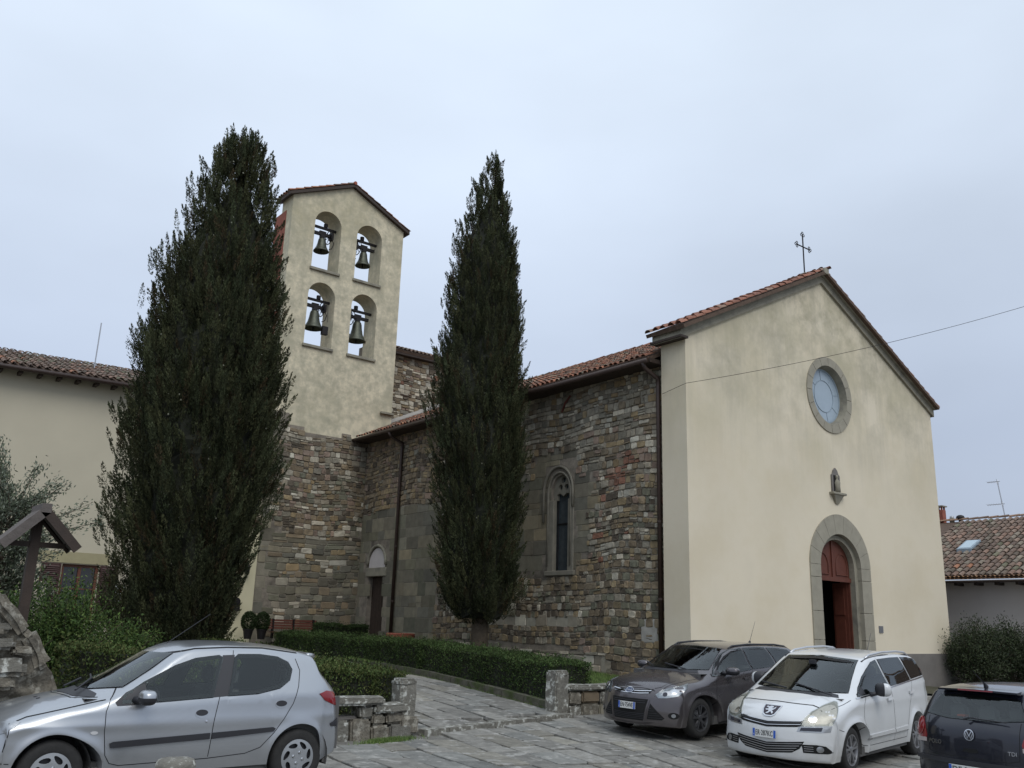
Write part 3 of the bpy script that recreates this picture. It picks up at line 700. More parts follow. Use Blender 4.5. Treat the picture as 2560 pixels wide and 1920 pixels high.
porch = empty('porch_wall', (12.4, HY, 1.1), 'narrow cream wall with tiled edge joining the bell tower behind the big cypress', 'wall')
plate([(11.2, .3), (13.96, .3), (13.96, 5.05), (11.2, 5.05)], [], YF(HY+.16), 0, .4, m_strippl, 'wall', porch)
tiles(porch, (11.2, HY+.0, 5.08), (1, 0, 0), (0, .95, .3), 2.85, 1.4, TRED, keepn=60)
la = empty('wall_lantern', (13.55, HY+.1, 3.3), 'black iron wall lantern on the cream strip beside the tower', 'lantern')
MB().lathe([(.03, 3.24), (.07, 3.3), (.10, 3.52), (.12, 3.53), (.04, 3.62), (0, 3.66)], (13.55, HY-.06, 0), 6).build('lamp_body', m_iron, la)
MB().tube([(13.55, HY-.06, 3.62), (13.52, HY-.08, 3.78), (13.44, HY, 3.82), (13.42, HY+.15, 3.70)], .015, 6).build('bracket', m_iron, la)
setp(box('name_plate', (13.22, HY+.12, 2.82), (13.52, HY+.16, 2.90), M('ceramic_plate', (.18, .12, .07), .5)), 'small brown name plate on the cream strip below the lantern', 'sign')
lb = empty('letter_box', (13.2, HY, 2.0), 'black rounded letter box on the cream strip beside the tower', 'letter box')
MB().prism([(13.03, 1.95), (13.42, 1.95), (13.42, 2.33), (13.36, 2.41), (13.22, 2.45), (13.09, 2.41), (13.03, 2.33)], lambda u, z: (u, HY-.02, z), lambda u, z: (u, HY+.16, z)).build('box_body', m_iron, lb)
box('slot', (13.1, HY-.03, 2.2), (13.35, HY-.02, 2.24), m_black, lb)
isg = empty('notice_sign', (8.95, 31.2, 1.0), 'small white notice board on a thin dark post by the shutters', 'sign')
box('board', (8.72, 31.15, 2.05), (9.0, 31.17, 2.62), m_white, isg); MB().tube([(8.93, 31.2, .95), (8.93, 31.2, 2.6)], .025, 6).build('post', m_iron, isg)
box('red_mark', (8.8, 31.145, 2.4), (8.93, 31.15, 2.5), M('red_enamel', (.35, .03, .03), .5, bump=0), isg)
setp(MB().tube([(7.75, 34, 9.8), (7.76, 34, 11.9)], .022, 6).build('roof_rod', m_alu), 'thin bare antenna rod standing on the left house roof', 'antenna')

# ================================================================== RIGHT HOUSE
rh = empty('right_house', (34.6, 16, .3), 'low house with mossy tiled roof, skylight and pale wall right of the church', 'house')
wy0, wy1 = 4, 26
wop = [(13.2, 1.0), (14.15, 1.0), (14.15, 2.95), (13.2, 2.95)]
plate([(wy0, -.5), (wy1, -.5), (wy1, 3.85), (wy0, 3.85)], [wop], XF(34.6), 0, .4, m_rightpl, 'wall', rh)
box('wall', (35.0, wy0, -.5), (45.5, wy1, 3.85), m_rightpl, rh)
ra = math.atan2(2.75, 6.0)
tiles(rh, (34.0, wy0, 3.98), (0, 1, 0), (math.cos(ra), 0, math.sin(ra)), 22, 6.6, TMOSS, pu=.25, pv=.38, skip=lambda u, v: u+wy0 > 19 or u+wy0 < 8)
for k in range(2): tiles(rh, (33.86-.0*k, wy0, 3.84+.08*k), (0, 1, 0), (1, 0, .12), 22, .3, [((.27, .15, .075), 3), ((.22, .13, .08), 2)], pu=.16, pv=.3, keepn=90, bed=False, jit=.3, skip=lambda u, v: u+wy0 > 18.5 or u+wy0 < 9)
tiles(rh, (39.9, wy0, 3.98+2.74+.05), (1, 0, 0), (0, 1, 0), .26, 22, [((.28, .17, .11), 3), ((.2, .13, .09), 2)], pu=.25, pv=.42, keepn=52, bed=False, name='ridge_tile')
MB().tube([(33.85, wy0, 3.78), (33.85, wy1, 3.78)], .045, 8).build('gutter', m_wood, rh)
for i in range(30): box('rafter_end', (34.05, wy0+.3+i*.72, 3.66), (34.6, wy0+.4+i*.72, 3.76), m_wood, rh)
wf = plate([(12.9, .85), (14.45, .85), (14.45, 3.25), (12.9, 3.25)], [wop], XF(34.57), 0, .06, M('yellow_window_surround', (.27, .22, .11), .9), 'window_surround', rh)
box('window', (34.75, 13.2, 1.0), (34.8, 14.15, 2.95), m_slit, wf)
def on_roof(x, y, dz): return (x, y, 3.98+(x-34.0)*math.tan(ra)+dz)
sk = mesh('skylight', [on_roof(36.3, 16.95, .16), on_roof(36.3, 17.52, .16), on_roof(37.2, 17.52, .16), on_roof(37.2, 16.95, .16)]+[on_roof(36.3, 16.95, -.05), on_roof(36.3, 17.52, -.05), on_roof(37.2, 17.52, -.05), on_roof(37.2, 16.95, -.05)], [[3, 2, 1, 0], [0, 1, 5, 4], [1, 2, 6, 5], [2, 3, 7, 6], [3, 0, 4, 7]], m_lead, rh)
mesh('skylight_glass', [on_roof(36.37, 17.01, .17), on_roof(36.37, 17.46, .17), on_roof(37.13, 17.46, .17), on_roof(37.13, 17.01, .17)], [[3, 2, 1, 0]], m_skyl, sk)
ch = empty('chimney', (40.2, 19.97, 6.8), 'slim red brick chimney with a flat cap beside the church corner', 'chimney')
box('stack', (40.05, 19.79, 6.5), (40.35, 20.12, 7.3), m_brick, ch)
for dx in (-.11, .11): 
    for dy in (-.12, .12): box('cap_support', (40.2+dx-.03, 19.955+dy-.03, 7.3), (40.2+dx+.03, 19.955+dy+.03, 7.44), m_brick, ch)
box('cap', (39.98, 19.74, 7.44), (40.42, 20.17, 7.49), m_serena, ch)
v1 = empty('roof_vent', (40.1, 19.42, 6.7), 'small pale chimney pot on the right house ridge, left of the ball shaped cowl', 'vent')
MB().lathe([(.10, 6.6), (.10, 6.82), (.12, 6.84), (.12, 6.88), (.06, 6.9)], (40.1, 19.42, 0), 12).build('pot', m_serenal, v1)
MB().lathe([(.05, 6.88), (.09, 6.92), (.08, 6.98), (.0, 7.02)], (40.1, 19.42, 0), 12).build('cowl', m_alu, v1)
v2 = empty('roof_vent', (40.1, 19.05, 6.7), 'dark ball shaped metal cowl on the right house ridge', 'vent')
MB().lathe([(.08, 6.6), (.08, 6.8)], (40.1, 19.05, 0), 12).build('pipe', m_iron, v2)
MB().lathe([(.07, 6.78), (.15, 6.82), (.18, 6.89), (.15, 6.97), (.07, 7.01), (0, 7.02)], (40.1, 19.05, 0), 18).build('ball_cowl', m_iron, v2)
an = empty('tv_antenna', (40.2, 17.2, 6.7), 'television antenna mast with two yagi arrays on the right house roof', 'antenna')
tip = Vector((40.2, 17.38, 8.34)); bs = Vector((40.2, 17.2, 6.65))
MB().tube([bs, tip], .022, 6).build('mast', m_alu, an)
for f_, L_ in ((.99, .42), (.42, .62)):
    c = bs.lerp(tip, f_); m2 = MB(); m2.tube([c+Vector((0, -.1, 0)), c+Vector((0, L_, .0))], .014, 5)
    for k in range(7): p = c+Vector((0, L_*k/6, 0)); m2.tube([p+Vector((-.10, 0, .03)), p+Vector((.10, 0, -.03))], .006, 4)
    m2.tube([c+Vector((-.1, 0, .1)), c+Vector((.1, 0, -.1))], .008, 4); m2.tube([c+Vector((-.1, 0, -.1)), c+Vector((.1, 0, .1))], .008, 4)
    m2.build('yagi_array', m_alu, an)
gw = empty('garden_wall', (33, 16.1, .2), 'low grey cement wall between the church corner and the house', 'wall')
box('wall', (31.16, 15.85, -.4), (34.5, 16.2, 1.32), m_plinth, gw)

# ================================================================== overhead cable
pts = [Vector((17.95, 15.38, 8.03)).lerp(Vector((27.6, 9.0, 11.45)), t/24) for t in range(25)]
for i, p in enumerate(pts): p.z -= .9*(i/24)*(1-i/24)
pts = [Vector((18.04, 16.3, 7.92))]+pts
setp(MB().tube(pts, .0065, 5).build('overhead_cable', m_iron), 'thin black cable sagging across the church front', 'cable')

# ================================================================== PAVING
pav = setp(bpy.data.objects.new('paving', None), kind='structure'); COL.objects.link(pav)
ang = math.radians(83.5); A = Vector((math.cos(ang), math.sin(ang))); B = Vector((A.y, -A.x))     # rows run along A
def slab_geo(c, mp):
    P, du, dv, col, dz, tl = c; V = []; bev = .012
    r = lambda k: R.uniform(-k, k)
    q = [(r(.012), r(.012)), (du+r(.012), r(.012)), (du+r(.012), dv+r(.012)), (r(.012), dv+r(.012))]
    cen = Vector((du/2, dv/2))
    def w(u, v, z): 
        xy = P+B*u+A*v; return (xy.x, xy.y, h(xy.x, xy.y)+z+dz+tl[0]*(u-du/2)+tl[1]*(v-dv/2))
    # corner-cut outline
    o = []
    for i in range(4):
        a, b, c_ = Vector(q[i-1]), Vector(q[i]), Vector(q[(i+1) % 4]); e = R.uniform(.015, .05)
        o += [b+(a-b).normalized()*e, b+(c_-b).normalized()*e]
    for k, (sc, z) in enumerate(((1, -.06), (1, -.008), (None, 0))):
        for p in o:
            pp = p if sc else p+(cen-p).normalized()*bev
            V.append(w(pp.x, pp.y, z))
    F = []
    for k in range(2):
        for i in range(8): F.append([k*8+i, k*8+(i+1) % 8, (k+1)*8+(i+1) % 8, (k+1)*8+i])
    F.append(list(range(16, 24)))
    return V, F
sl_ = []
u = -13.0
while u < 16:
    wd = R.uniform(.36, .60); v = -1.5+R.uniform(-.6, 0)-u*.0
    while v < 26:
        ln = R.uniform(.42, 1.1); P = Vector((5.0, 5.0))+B*u+A*v
        c = P+B*wd/2+A*ln/2; x, y = c
        lim = 12.62+(x-8.1)*.228
        ok = y < lim-.3 and x > -3 and y > 2.5
        ok = ok and (x < 16.5+0*y or y < 14.6) and x < 24
        path = 8.25+(y-13)*.02 < x < 12.2+(y-14)*.11 and lim+.2 <= y < 29
        if ok or path:
            g = R.uniform(.75, 1.18); t = R.random()
            col = (.195, .186, .165) if t < .6 else (.172, .17, .155) if t < .85 else (.212, .198, .165)
            sl_.append((P+B*.013+A*.013, wd-.026, ln-.026, tuple(k*g for k in col), R.uniform(-.016, .010)+(.03 if path else 0), (R.uniform(-.022, .022), R.uniform(-.018, .018))))
        v += ln
    u += wd
sl_.sort(key=lambda c: (Vector((c[0].x, c[0].y, 0))-CAM).length if (c[0].x > 3.0 and c[0].y > 7.8 and c[0].x*.79-c[0].y*.61 > -4.5) else 900)
V2 = []; F2 = []; T2 = []
for i, c in enumerate(sl_):
    V, F = slab_geo(c, None)
    if i < 300: mesh('paving_slab', V, F, m_slab, pav, tint=np.tile(c[3], (len(V), 1)))
    else: n = len(V2); V2 += V; F2 += [[x+n for x in f] for f in F]; T2 += [c[3]]*len(V)
setp(mesh('paving_slabs_rest', V2, F2, m_slab, pav, tint=np.array(T2)), kind='stuff')
# kerb at the garden entrance + kerb along the right hedge
kb = empty('threshold_kerb', (10, 13, .05), 'worn stone kerb strip crossing the path between the gate posts', 'kerb')
a, b = Vector((8.35, 12.66)), Vector((12.3, 13.56)); n = 7
for i in range(n):
    p, q = a.lerp(b, (i+.01)/n), a.lerp(b, (i+.99)/n); d = (q-p).normalized(); nn = Vector((-d.y, d.x))*.11; z = h(p.x, p.y)
    MB().add([(x.x, x.y, zz) for zz in (z-.1, z+.055+R.uniform(-.008, .008)) for x in (p-nn, q-nn, q+nn, p+nn)], [[3, 2, 1, 0], [4, 5, 6, 7], [0, 1, 5, 4], [1, 2, 6, 5], [2, 3, 7, 6], [3, 0, 4, 7]]).build('kerb_stone', m_lichen, kb)
kb = empty('path_kerb', (12.6, 17, .2), 'low mossy stone kerb along the foot of the long clipped hedge', 'kerb')
m_moss = M('mossy_kerb', (.10, .095, .07), .95, var=.3, scale=8, bump=.8, bscale=20, col2=(.055, .075, .02), thr=(.45, .6), scale2=3)
y = 14.1
while y < 29:
    L_ = R.uniform(.7, 1.1); x0, x1 = 12.28+(y-14)*.115, 12.28+(y+L_-14)*.115; z0, z1 = h(x0, y), h(x1, y+L_)
    MB().add([(x0, y+.01, z0-.1), (x0+.18, y+.01, z0-.1), (x1+.18, y+L_-.01, z1-.1), (x1, y+L_-.01, z1-.1), (x0, y+.01, z0+.15), (x0+.18, y+.01, z0+.15), (x1+.18, y+L_-.01, z1+.15), (x1, y+L_-.01, z1+.15)], [[3, 2, 1, 0], [4, 5, 6, 7], [0, 1, 5, 4], [1, 2, 6, 5], [2, 3, 7, 6], [3, 0, 4, 7]]).build('kerb_stone', m_moss, kb)
    y += L_

# ================================================================== GARDEN BEDS
def bed(x0, x1, y0, y1, dz, name='garden_bed', m=None, sk=0):
    X = np.linspace(x0, x1, 24); Y = np.linspace(y0, y1, 40)
    V = [(a+sk*(b-y0)*(x1-a)/(x1-x0), b, h(a, b)+dz+.03*math.sin(a*3+b)*math.sin(b*2.1)) for b in Y for a in X]
    F = [[j*24+i, j*24+i+1, (j+1)*24+i+1, (j+1)*24+i] for j in range(39) for i in range(23)]
    setp(mesh(name, V, F, m or m_soil, smooth=True), kind='structure')
bed(12.5, 18.3, 14.05, 33, .11, sk=.125); bed(3.0, 8.2, 13.2, 33, .05)
bed(27, 34.6, 13.4, 15.9, .05)

# ================================================================== VEGETATION (leaf clouds)
def leaves(P, D, L_, Wd, col, name, parent=None, mat=m_leaf, quad=False):
    """P centres (n,3); D unit directions (n,3); L_,Wd sizes; col (n,3)"""
    n = len(P); L_ = np.broadcast_to(np.asarray(L_, float), (n,)); Wd = np.broadcast_to(np.asarray(Wd, float), (n,))
    rnd = rng.normal(size=(n, 3)); S = np.cross(D, rnd); S /= np.linalg.norm(S, axis=1, keepdims=True)+1e-9
    tip = P + D*L_[:, None]*.5; bse = P - D*L_[:, None]*.5
    if quad:
        V = np.stack([bse, P+S*Wd[:, None]*.5, tip, P-S*Wd[:, None]*.5], 1).reshape(-1, 3); F = np.arange(4*n).reshape(-1, 4); k = 4
    else:
        V = np.stack([bse-S*Wd[:, None]*.5, bse+S*Wd[:, None]*.5, tip], 1).reshape(-1, 3); F = np.arange(3*n).reshape(-1, 3); k = 3
    return mesh(name, V, F, mat, parent, tint=np.repeat(col, k, axis=0))
def unit(v): return v/(np.linalg.norm(v, axis=1, keepdims=True)+1e-9)
RIGHT = np.array([.781, -.624, 0.]); FWD = np.array([.624, .781, 0.])
def cypress(base, prof, label, nplume, seed, trunk_r=.22, zfrom=.3, group='cypresses in front of the church'):
    g = np.random.default_rng(seed); base = np.array(base)
    t = empty('cypress_tree', tuple(base), label, 'tree', group=group)
    zs = np.array([p[0] for p in prof]); Ls = np.array([p[1] for p in prof]); Rs = np.array([p[2] for p in prof])
    zm = zs[-1]
    MB().tube([(base[0], base[1], base[2]-.2), (base[0]+.02, base[1], 1.6), (base[0]-.03, base[1], zm*.5), (base[0], base[1], zm*.8)], [trunk_r*1.25, trunk_r, trunk_r*.7, .05], 12).build('trunk', m_bark, t, smooth=True)
    def rad(z, th):      # th: angle from RIGHT towards FWD
        c = np.cos(th); r = np.interp(z, zs, (Rs+Ls)/2); l = np.interp(z, zs, Ls); rr = np.interp(z, zs, Rs)
        side = np.where(c > 0, rr, l); w = np.abs(c)**1.5
        return side*w+((l+rr)/2)*(1-w)
    # lumpiness: vertical plumes as sectors
    ph = g.uniform(0, 6.28, 12)
    def lump(z, th): return 1+.10*np.sin(5*th+ph[0]+.8*z)+.10*np.sin(9*th-ph[1]+1.3*z)+.07*np.sin(3.1*z+ph[2]+3*th)+.07*np.sin(15*th+2.4*z+ph[3])
    # opaque dark core added to block the view through the crown
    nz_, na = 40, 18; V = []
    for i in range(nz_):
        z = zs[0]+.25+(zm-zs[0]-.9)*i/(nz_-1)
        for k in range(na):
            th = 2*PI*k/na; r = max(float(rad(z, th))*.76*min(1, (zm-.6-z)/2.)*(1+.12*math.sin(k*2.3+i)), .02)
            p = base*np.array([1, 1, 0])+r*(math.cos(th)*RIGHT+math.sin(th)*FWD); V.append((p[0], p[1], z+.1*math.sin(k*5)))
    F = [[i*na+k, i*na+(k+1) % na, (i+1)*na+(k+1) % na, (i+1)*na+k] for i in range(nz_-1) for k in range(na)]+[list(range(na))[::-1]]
    mesh('dark_core', V, F, m_core, t)
    # plumes
    w = np.interp(np.linspace(zs[0], zm, 200), zs, Ls+Rs)+.25; cdf = np.cumsum(w)/w.sum()
    z0 = np.interp(g.uniform(0, 1, nplume), cdf, np.linspace(zs[0], zm, 200)); th = g.uniform(0, 2*PI, nplume)
    keep = (np.sin(th) < .55); z0, th = z0[keep], th[keep]; n = len(z0)
    rf = g.uniform(.60, .95, n)**.8; ol_ = g.random(n) < .07; rf = np.where(ol_, g.uniform(.95, 1.06, n), rf); rf = np.where((z0 > zm-3.2) & (g.random(n) < .5), g.uniform(0, .8, n), rf); r0 = rad(z0, th)*rf*lump(z0, th)
    out = np.cos(th)[:, None]*RIGHT+np.sin(th)[:, None]*FWD
    C = out*r0[:, None]; C[:, 0] += base[0]; C[:, 1] += base[1]; C[:, 2] = z0
    tl = np.interp(z0, [zs[0], zm*.5, zm], [.55, .32, .14])+g.normal(0, .12, n)
    D = unit(out*tl[:, None]+np.array([0, 0, 1.])+g.normal(0, .10, (n, 3)))
    PL = g.uniform(.35, .78, n)*np.interp(z0, [zs[0], zm], [1.05, .75]); PR = PL*g.uniform(.13, .21, n)
    per = 105; tot = n*per; idx = np.repeat(np.arange(n), per)
    s = g.uniform(0, 1, tot)**.85
    env = np.sin(np.clip(s*.93+.07, 0, 1)*PI)**.7*(1-s*.35)
    u = g.normal(size=(tot, 3)); u -= (u*D[idx]).sum(1, keepdims=True)*D[idx]; u = unit(u)
    q = g.uniform(.25, 1, tot)**.6
    P = C[idx]+D[idx]*(s*PL[idx])[:, None]+u*(env*PR[idx]*q)[:, None]
    d = unit(D[idx]*1.0+u*g.uniform(.25, .8, tot)[:, None]+g.normal(0, .22, (tot, 3)))
    base_c = np.array([.038, .0435, .0215]); 
    pc = g.uniform(.5, 1.7, n)[:, None]*(base_c+g.uniform(-.006, .010, (n, 1))*np.array([1, .6, .2]))
    br = g.random(n) < .07; pc[br] = np.array([.05, .038, .02])*g.uniform(.7, 1.2, (br.sum(), 1))
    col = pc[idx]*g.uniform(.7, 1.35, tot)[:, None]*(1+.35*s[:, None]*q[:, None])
    leaves(P, d, g.uniform(.035, .075, tot), g.uniform(.016, .028, tot), col, 'foliage', t)
    # small pale cones
    nc = 260; z = g.uniform(zs[0]+1, zm-1, nc); th = g.uniform(-PI, .3, nc); rr_ = rad(z, th)*lump(z, th)*.93
    Pc = (np.cos(th)[:, None]*RIGHT+np.sin(th)[:, None]*FWD)*rr_[:, None]; Pc[:, 0] += base[0]; Pc[:, 1] += base[1]; Pc[:, 2] = z+.3
    leaves(Pc, unit(g.normal(size=(nc, 3))), .045, .045, np.tile([.20, .20, .15], (nc, 1)), 'cones', t, quad=True)['kind'] = 'stuff'
    return t
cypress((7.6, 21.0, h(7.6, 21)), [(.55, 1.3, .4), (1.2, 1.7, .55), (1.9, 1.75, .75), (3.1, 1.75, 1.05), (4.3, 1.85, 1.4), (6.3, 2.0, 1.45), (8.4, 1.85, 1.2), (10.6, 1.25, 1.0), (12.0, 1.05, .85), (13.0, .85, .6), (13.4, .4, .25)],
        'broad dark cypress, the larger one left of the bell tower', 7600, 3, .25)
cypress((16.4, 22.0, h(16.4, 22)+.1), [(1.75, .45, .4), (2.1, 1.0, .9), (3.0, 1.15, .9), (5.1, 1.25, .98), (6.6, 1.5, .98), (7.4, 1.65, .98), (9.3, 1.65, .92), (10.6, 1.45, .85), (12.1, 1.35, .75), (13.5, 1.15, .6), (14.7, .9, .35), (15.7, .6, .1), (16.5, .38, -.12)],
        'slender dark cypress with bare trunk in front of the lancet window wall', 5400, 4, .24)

def shell(path_fn, n, size, cols, name, label, cat, parent=None, group=None, jitter=.05, up=.3):
    P, Nn = path_fn(n); D = unit(Nn*.6+rng.normal(0, .6, (n, 3))+np.array([0, 0, up]))
    P = P+rng.normal(0, jitter, (n, 3))
    ci = rng.integers(0, len(cols), n); col = np.array(cols)[ci]*rng.uniform(.6, 1.4, (n, 1))
    o = leaves(P, D, rng.uniform(size*.7, size*1.4, n), rng.uniform(size*.35, size*.6, n), col, name, parent, quad=True)
    return setp(o, label, cat, group)
HC = [(.045, .075, .022), (.035, .06, .02), (.06, .09, .028), (.05, .065, .025)]
def hedge(segs, label, cat='hedge', n=60000, size=.045, cols=HC, z_in=.05):
    """segs: list of (centre xy a, centre xy b, half width, ztop a, ztop b, zbot off)"""
    root = empty('hedge', (segs[0][0][0], segs[0][0][1], h(*segs[0][0])), label, cat)
    core = MB(); Ps = []; Ns = []; area = []
    for a, b, hw, za, zb_ in segs:
        area.append((Vector(b)-Vector(a)).length)
    for (a, b, hw, za, zb_), ar in zip(segs, area):
        m_ = int(n*ar/sum(area)); a = np.array(a); b = np.array(b); d = (b-a)/np.linalg.norm(b-a); s = np.array([d[1], -d[0]])
        t = rng.uniform(-.02, 1.02, m_); f = rng.random(m_)
        zt = za+(zb_-za)*t; X = a[None]+(b-a)[None]*t[:, None]
        gz = np.array([h(x, y) for x, y in X])+.02
        wob = .035*np.sin(t*ar*4.1)+.025*np.sin(t*ar*9.7+1)
        side = np.where(f < .42, 0, np.where(f < .75, 1, 2))     # top, +s side, -s side
        u = rng.uniform(-1, 1, m_); v = rng.random(m_)**.9
        P = np.zeros((m_, 3)); Nn = np.zeros((m_, 3))
        for k in (0, 1, 2):
            q = side == k
            if k == 0: off = u[q]*hw; z = zt[q]+wob[q]-.05*np.abs(u[q])**4; Nn[q] = (0, 0, 1)
            else:
                sg = 1 if k == 1 else -1
                z = gz[q]+(zt[q]-gz[q])*v[q]; off = sg*hw*(1-.12*(1-v[q]))+wob[q]*.6; Nn[q] = (sg*s[0], sg*s[1], .2)
            P[q, 0] = X[q, 0]+s[0]*off; P[q, 1] = X[q, 1]+s[1]*off; P[q, 2] = z
        # ends
        for tt, pt, zz in ((0, a, za), (1, b, zb_)):
            m2 = int(3000); uu = rng.uniform(-hw, hw, m2); g0 = h(*pt); 
            Pe = np.stack([pt[0]+s[0]*uu, pt[1]+s[1]*uu, g0+(zz-g0)*rng.random(m2)], 1); Ps.append(Pe); Ns.append(np.tile([(d[0] if tt else -d[0]), (d[1] if tt else -d[1]), .2], (m2, 1)))
        Ps.append(P); Ns.append(Nn)
        k = hw-.07
        core.add([(a[0]+s[0]*o, a[1]+s[1]*o, z) for z in (h(*a)-.05, za-.07) for o in (-k, k)]+[(b[0]+s[0]*o, b[1]+s[1]*o, z) for z in (h(*b)-.05, zb_-.07) for o in (-k, k)], [[0, 1, 3, 2], [4, 6, 7, 5], [0, 2, 6, 4], [1, 5, 7, 3], [2, 3, 7, 6]])
    core.build('dark_core', m_core, root)  # solid dark filler added behind the leaves to stop see-through
    P = np.concatenate(Ps); Nn = np.concatenate(Ns); m_ = len(P)
    # inward depth jitter and sprigs
    P -= Nn*np.where(rng.random((m_, 1)) < .05, rng.uniform(-.13, -.03, (m_, 1)), rng.uniform(-.03, .06, (m_, 1)))
    D = unit(Nn*.5+rng.normal(0, .6, (m_, 3))+np.array([0, 0, .5]))
    br = np.sin(P[:, 0]*2.1+P[:, 1]*1.3)*.15+1
    col = np.array(cols)[rng.integers(0, len(cols), m_)]*rng.uniform(.55, 1.45, (m_, 1))*br[:, None]
    leaves(P, D, rng.uniform(size*.7, size*1.5, m_), rng.uniform(size*.35, size*.65, m_), col, 'leaves', root, quad=True)
    return root
hedge([((12.95, 14.3), (13.55, 20), .50, 1.02, 1.24), ((13.55, 20), (14.35, 30), .5, 1.24, 1.30)], 'long clipped dark green hedge right of the path in front of the church wall', n=90000)
hedge([((8.0, 13.55), (7.95, 20.), .55, .90, 1.16), ((3.4, 13.95), (7.9, 13.75), .5, 1.25, .93)], 'clipped green hedge left of the path behind the silver car', n=70000, cols=[(.06, .085, .025), (.045, .07, .022), (.07, .09, .03), (.08, .085, .03)])
hedge([((15.4, 30.1), (17.2, 30.1), .35, 1.6, 1.6)], 'small dark hedge beside the side door under the tower', n=9000, cols=[(.03, .05, .018), (.04, .06, .02)])

def bush(c, rad, n, size, cols, name, label, cat, droop=0, stems=True, group=None, squash=(1, 1, 1), tw=60, quad=True, long=1.):
    """loose shrub of leafy twigs"""
    c = np.array(c, float); root = empty(name, tuple(c), label, cat, group=group)
    nt_ = tw; d = unit(rng.normal(size=(nt_, 3))*np.array([1, 1, .8])+np.array([0, 0, .5])); L_ = rng.uniform(.6, 1.08, nt_)
    rad = np.array(rad); cc = c+np.array([0, 0, rad[2]*.75])
    tip = cc+d*rad*L_[:, None]; st = MB()
    for i in range(min(nt_, 40)): st.tube([tuple(c), tuple((c+tip[i])/2+np.array([0, 0, .1])), tuple(tip[i])], [.02, .012, .004], 4, cap=False)
    st.build('branches', m_bark, root)
    idx = rng.integers(0, nt_, n); s = rng.uniform(.35, 1.05, n)
    org = cc-np.array([0, 0, rad[2]*.35])
    P = org+(tip[idx]-org)*s[:, None]+rng.normal(0, 1, (n, 3))*rad*.10
    P[:, 2] -= droop*s**2
    P[:, 2] = np.maximum(P[:, 2], c[2]+.03)
    D = unit((tip[idx]-org)*.6+rng.normal(0, .7, (n, 3)))
    col = np.array(cols)[rng.integers(0, len(cols), n)]*rng.uniform(.6, 1.4, (n, 1))
    leaves(P, D, rng.uniform(size*.7, size*1.4, n)*long, rng.uniform(size*.3, size*.5, n), col, 'leaves', root, quad=quad)
    return root
GB = [(.075, .12, .03), (.055, .095, .03), (.10, .14, .04), (.045, .075, .025)]
for i, (x, y, rx, rz, n) in enumerate([(4.1, 17.2, .95, 1.1, 18000), (5.2, 17.9, .75, .7, 9000), (3.0, 16.6, .8, .95, 10000), (6.0, 19.4, .5, .4, 4000)]):
    bush((x, y, h(x, y)+.05), (rx, rx, rz), n, .06, GB, 'garden_shrub', ['leafy light green shrub beneath the shuttered window, behind the car bonnet', 'green shrub at the left foot of the big cypress', 'green shrub beside the wooden shrine post at the left edge', 'low green shrub against the base of the big cypress'][i], 'shrub', group='green shrubs left of the cypress', tw=90)
# olive tree on the far left
ol = empty('olive_tree', (3.2, 18.9, .5), 'silvery olive tree with sparse narrow leaves at the left edge', 'tree')
MB().tube([(3.2, 18.9, .3), (3.25, 18.9, 1.3), (3.1, 18.9, 2.2), (3.4, 18.9, 3.2)], [.14, .11, .08, .03], 10).build('trunk', m_bark, ol, smooth=True)
bm_ = MB(); Pn = []; Dn = []
for i in range(110):
    a = R.uniform(0, 2*PI); e_ = R.uniform(.1, 1.35); L_ = R.uniform(.7, 1.5); s0 = Vector((3.2+R.uniform(-.2, .2), 18.9, R.uniform(1.3, 3.2)))
    tip = s0+Vector((math.cos(a)*math.cos(e_)*1.15, math.sin(a)*math.cos(e_), math.sin(e_)*1.15))*L_
    mid = (s0+tip)/2+Vector((0, 0, .12)); bm_.tube([s0, mid, tip], [.015, .009, .003], 4, cap=False)
    for k in range(240):
        t = R.uniform(.3, 1.0); p = (s0.lerp(mid, t*2) if t < .5 else mid.lerp(tip, t*2-1)); Pn.append(p+Vector((R.gauss(0, .07), R.gauss(0, .07), R.gauss(0, .07)))); d = (tip-s0).normalized()+Vector((R.gauss(0, .6), R.gauss(0, .6), R.gauss(0, .5))); Dn.append(d)
bm_.build('branches', m_bark, ol)
Pn = np.array([tuple(p) for p in Pn]); n = len(Pn); cc = np.array([(.13, .15, .105), (.10, .12, .075), (.18, .20, .155)])[rng.integers(0, 3, n)]*rng.uniform(.6, 1.3, (n, 1))
leaves(Pn, unit(np.array([tuple(p) for p in Dn])), rng.uniform(.05, .09, n), .026, cc, 'leaves', ol, quad=True)
# topiary balls in pots
for x, lb in ((13.48, 'left one of the two round clipped box balls by the tower corner'), (13.98, 'right one of the two round clipped box balls by the tower corner')):
    t = empty('box_ball', (x, 31.6, 1.1), lb, 'plant', group='round clipped box balls')
    MB().lathe([(.12, 1.02), (.17, 1.3), (.19, 1.32), (.19, 1.36), (.15, 1.36), (0, 1.33)], (x, 31.6, 0), 14).build('pot', m_iron, t)
    d = unit(rng.normal(size=(3500, 3))); P = np.array([x, 31.6, 1.62])+d*np.array([.27, .27, .34])*rng.uniform(.75, 1.05, (3500, 1))
    leaves(P, unit(d+rng.normal(0, .6, (3500, 3))), .05, .03, np.array([(.03, .045, .018)])*rng.uniform(.6, 1.4, (3500, 1)), 'leaves', t, quad=True)
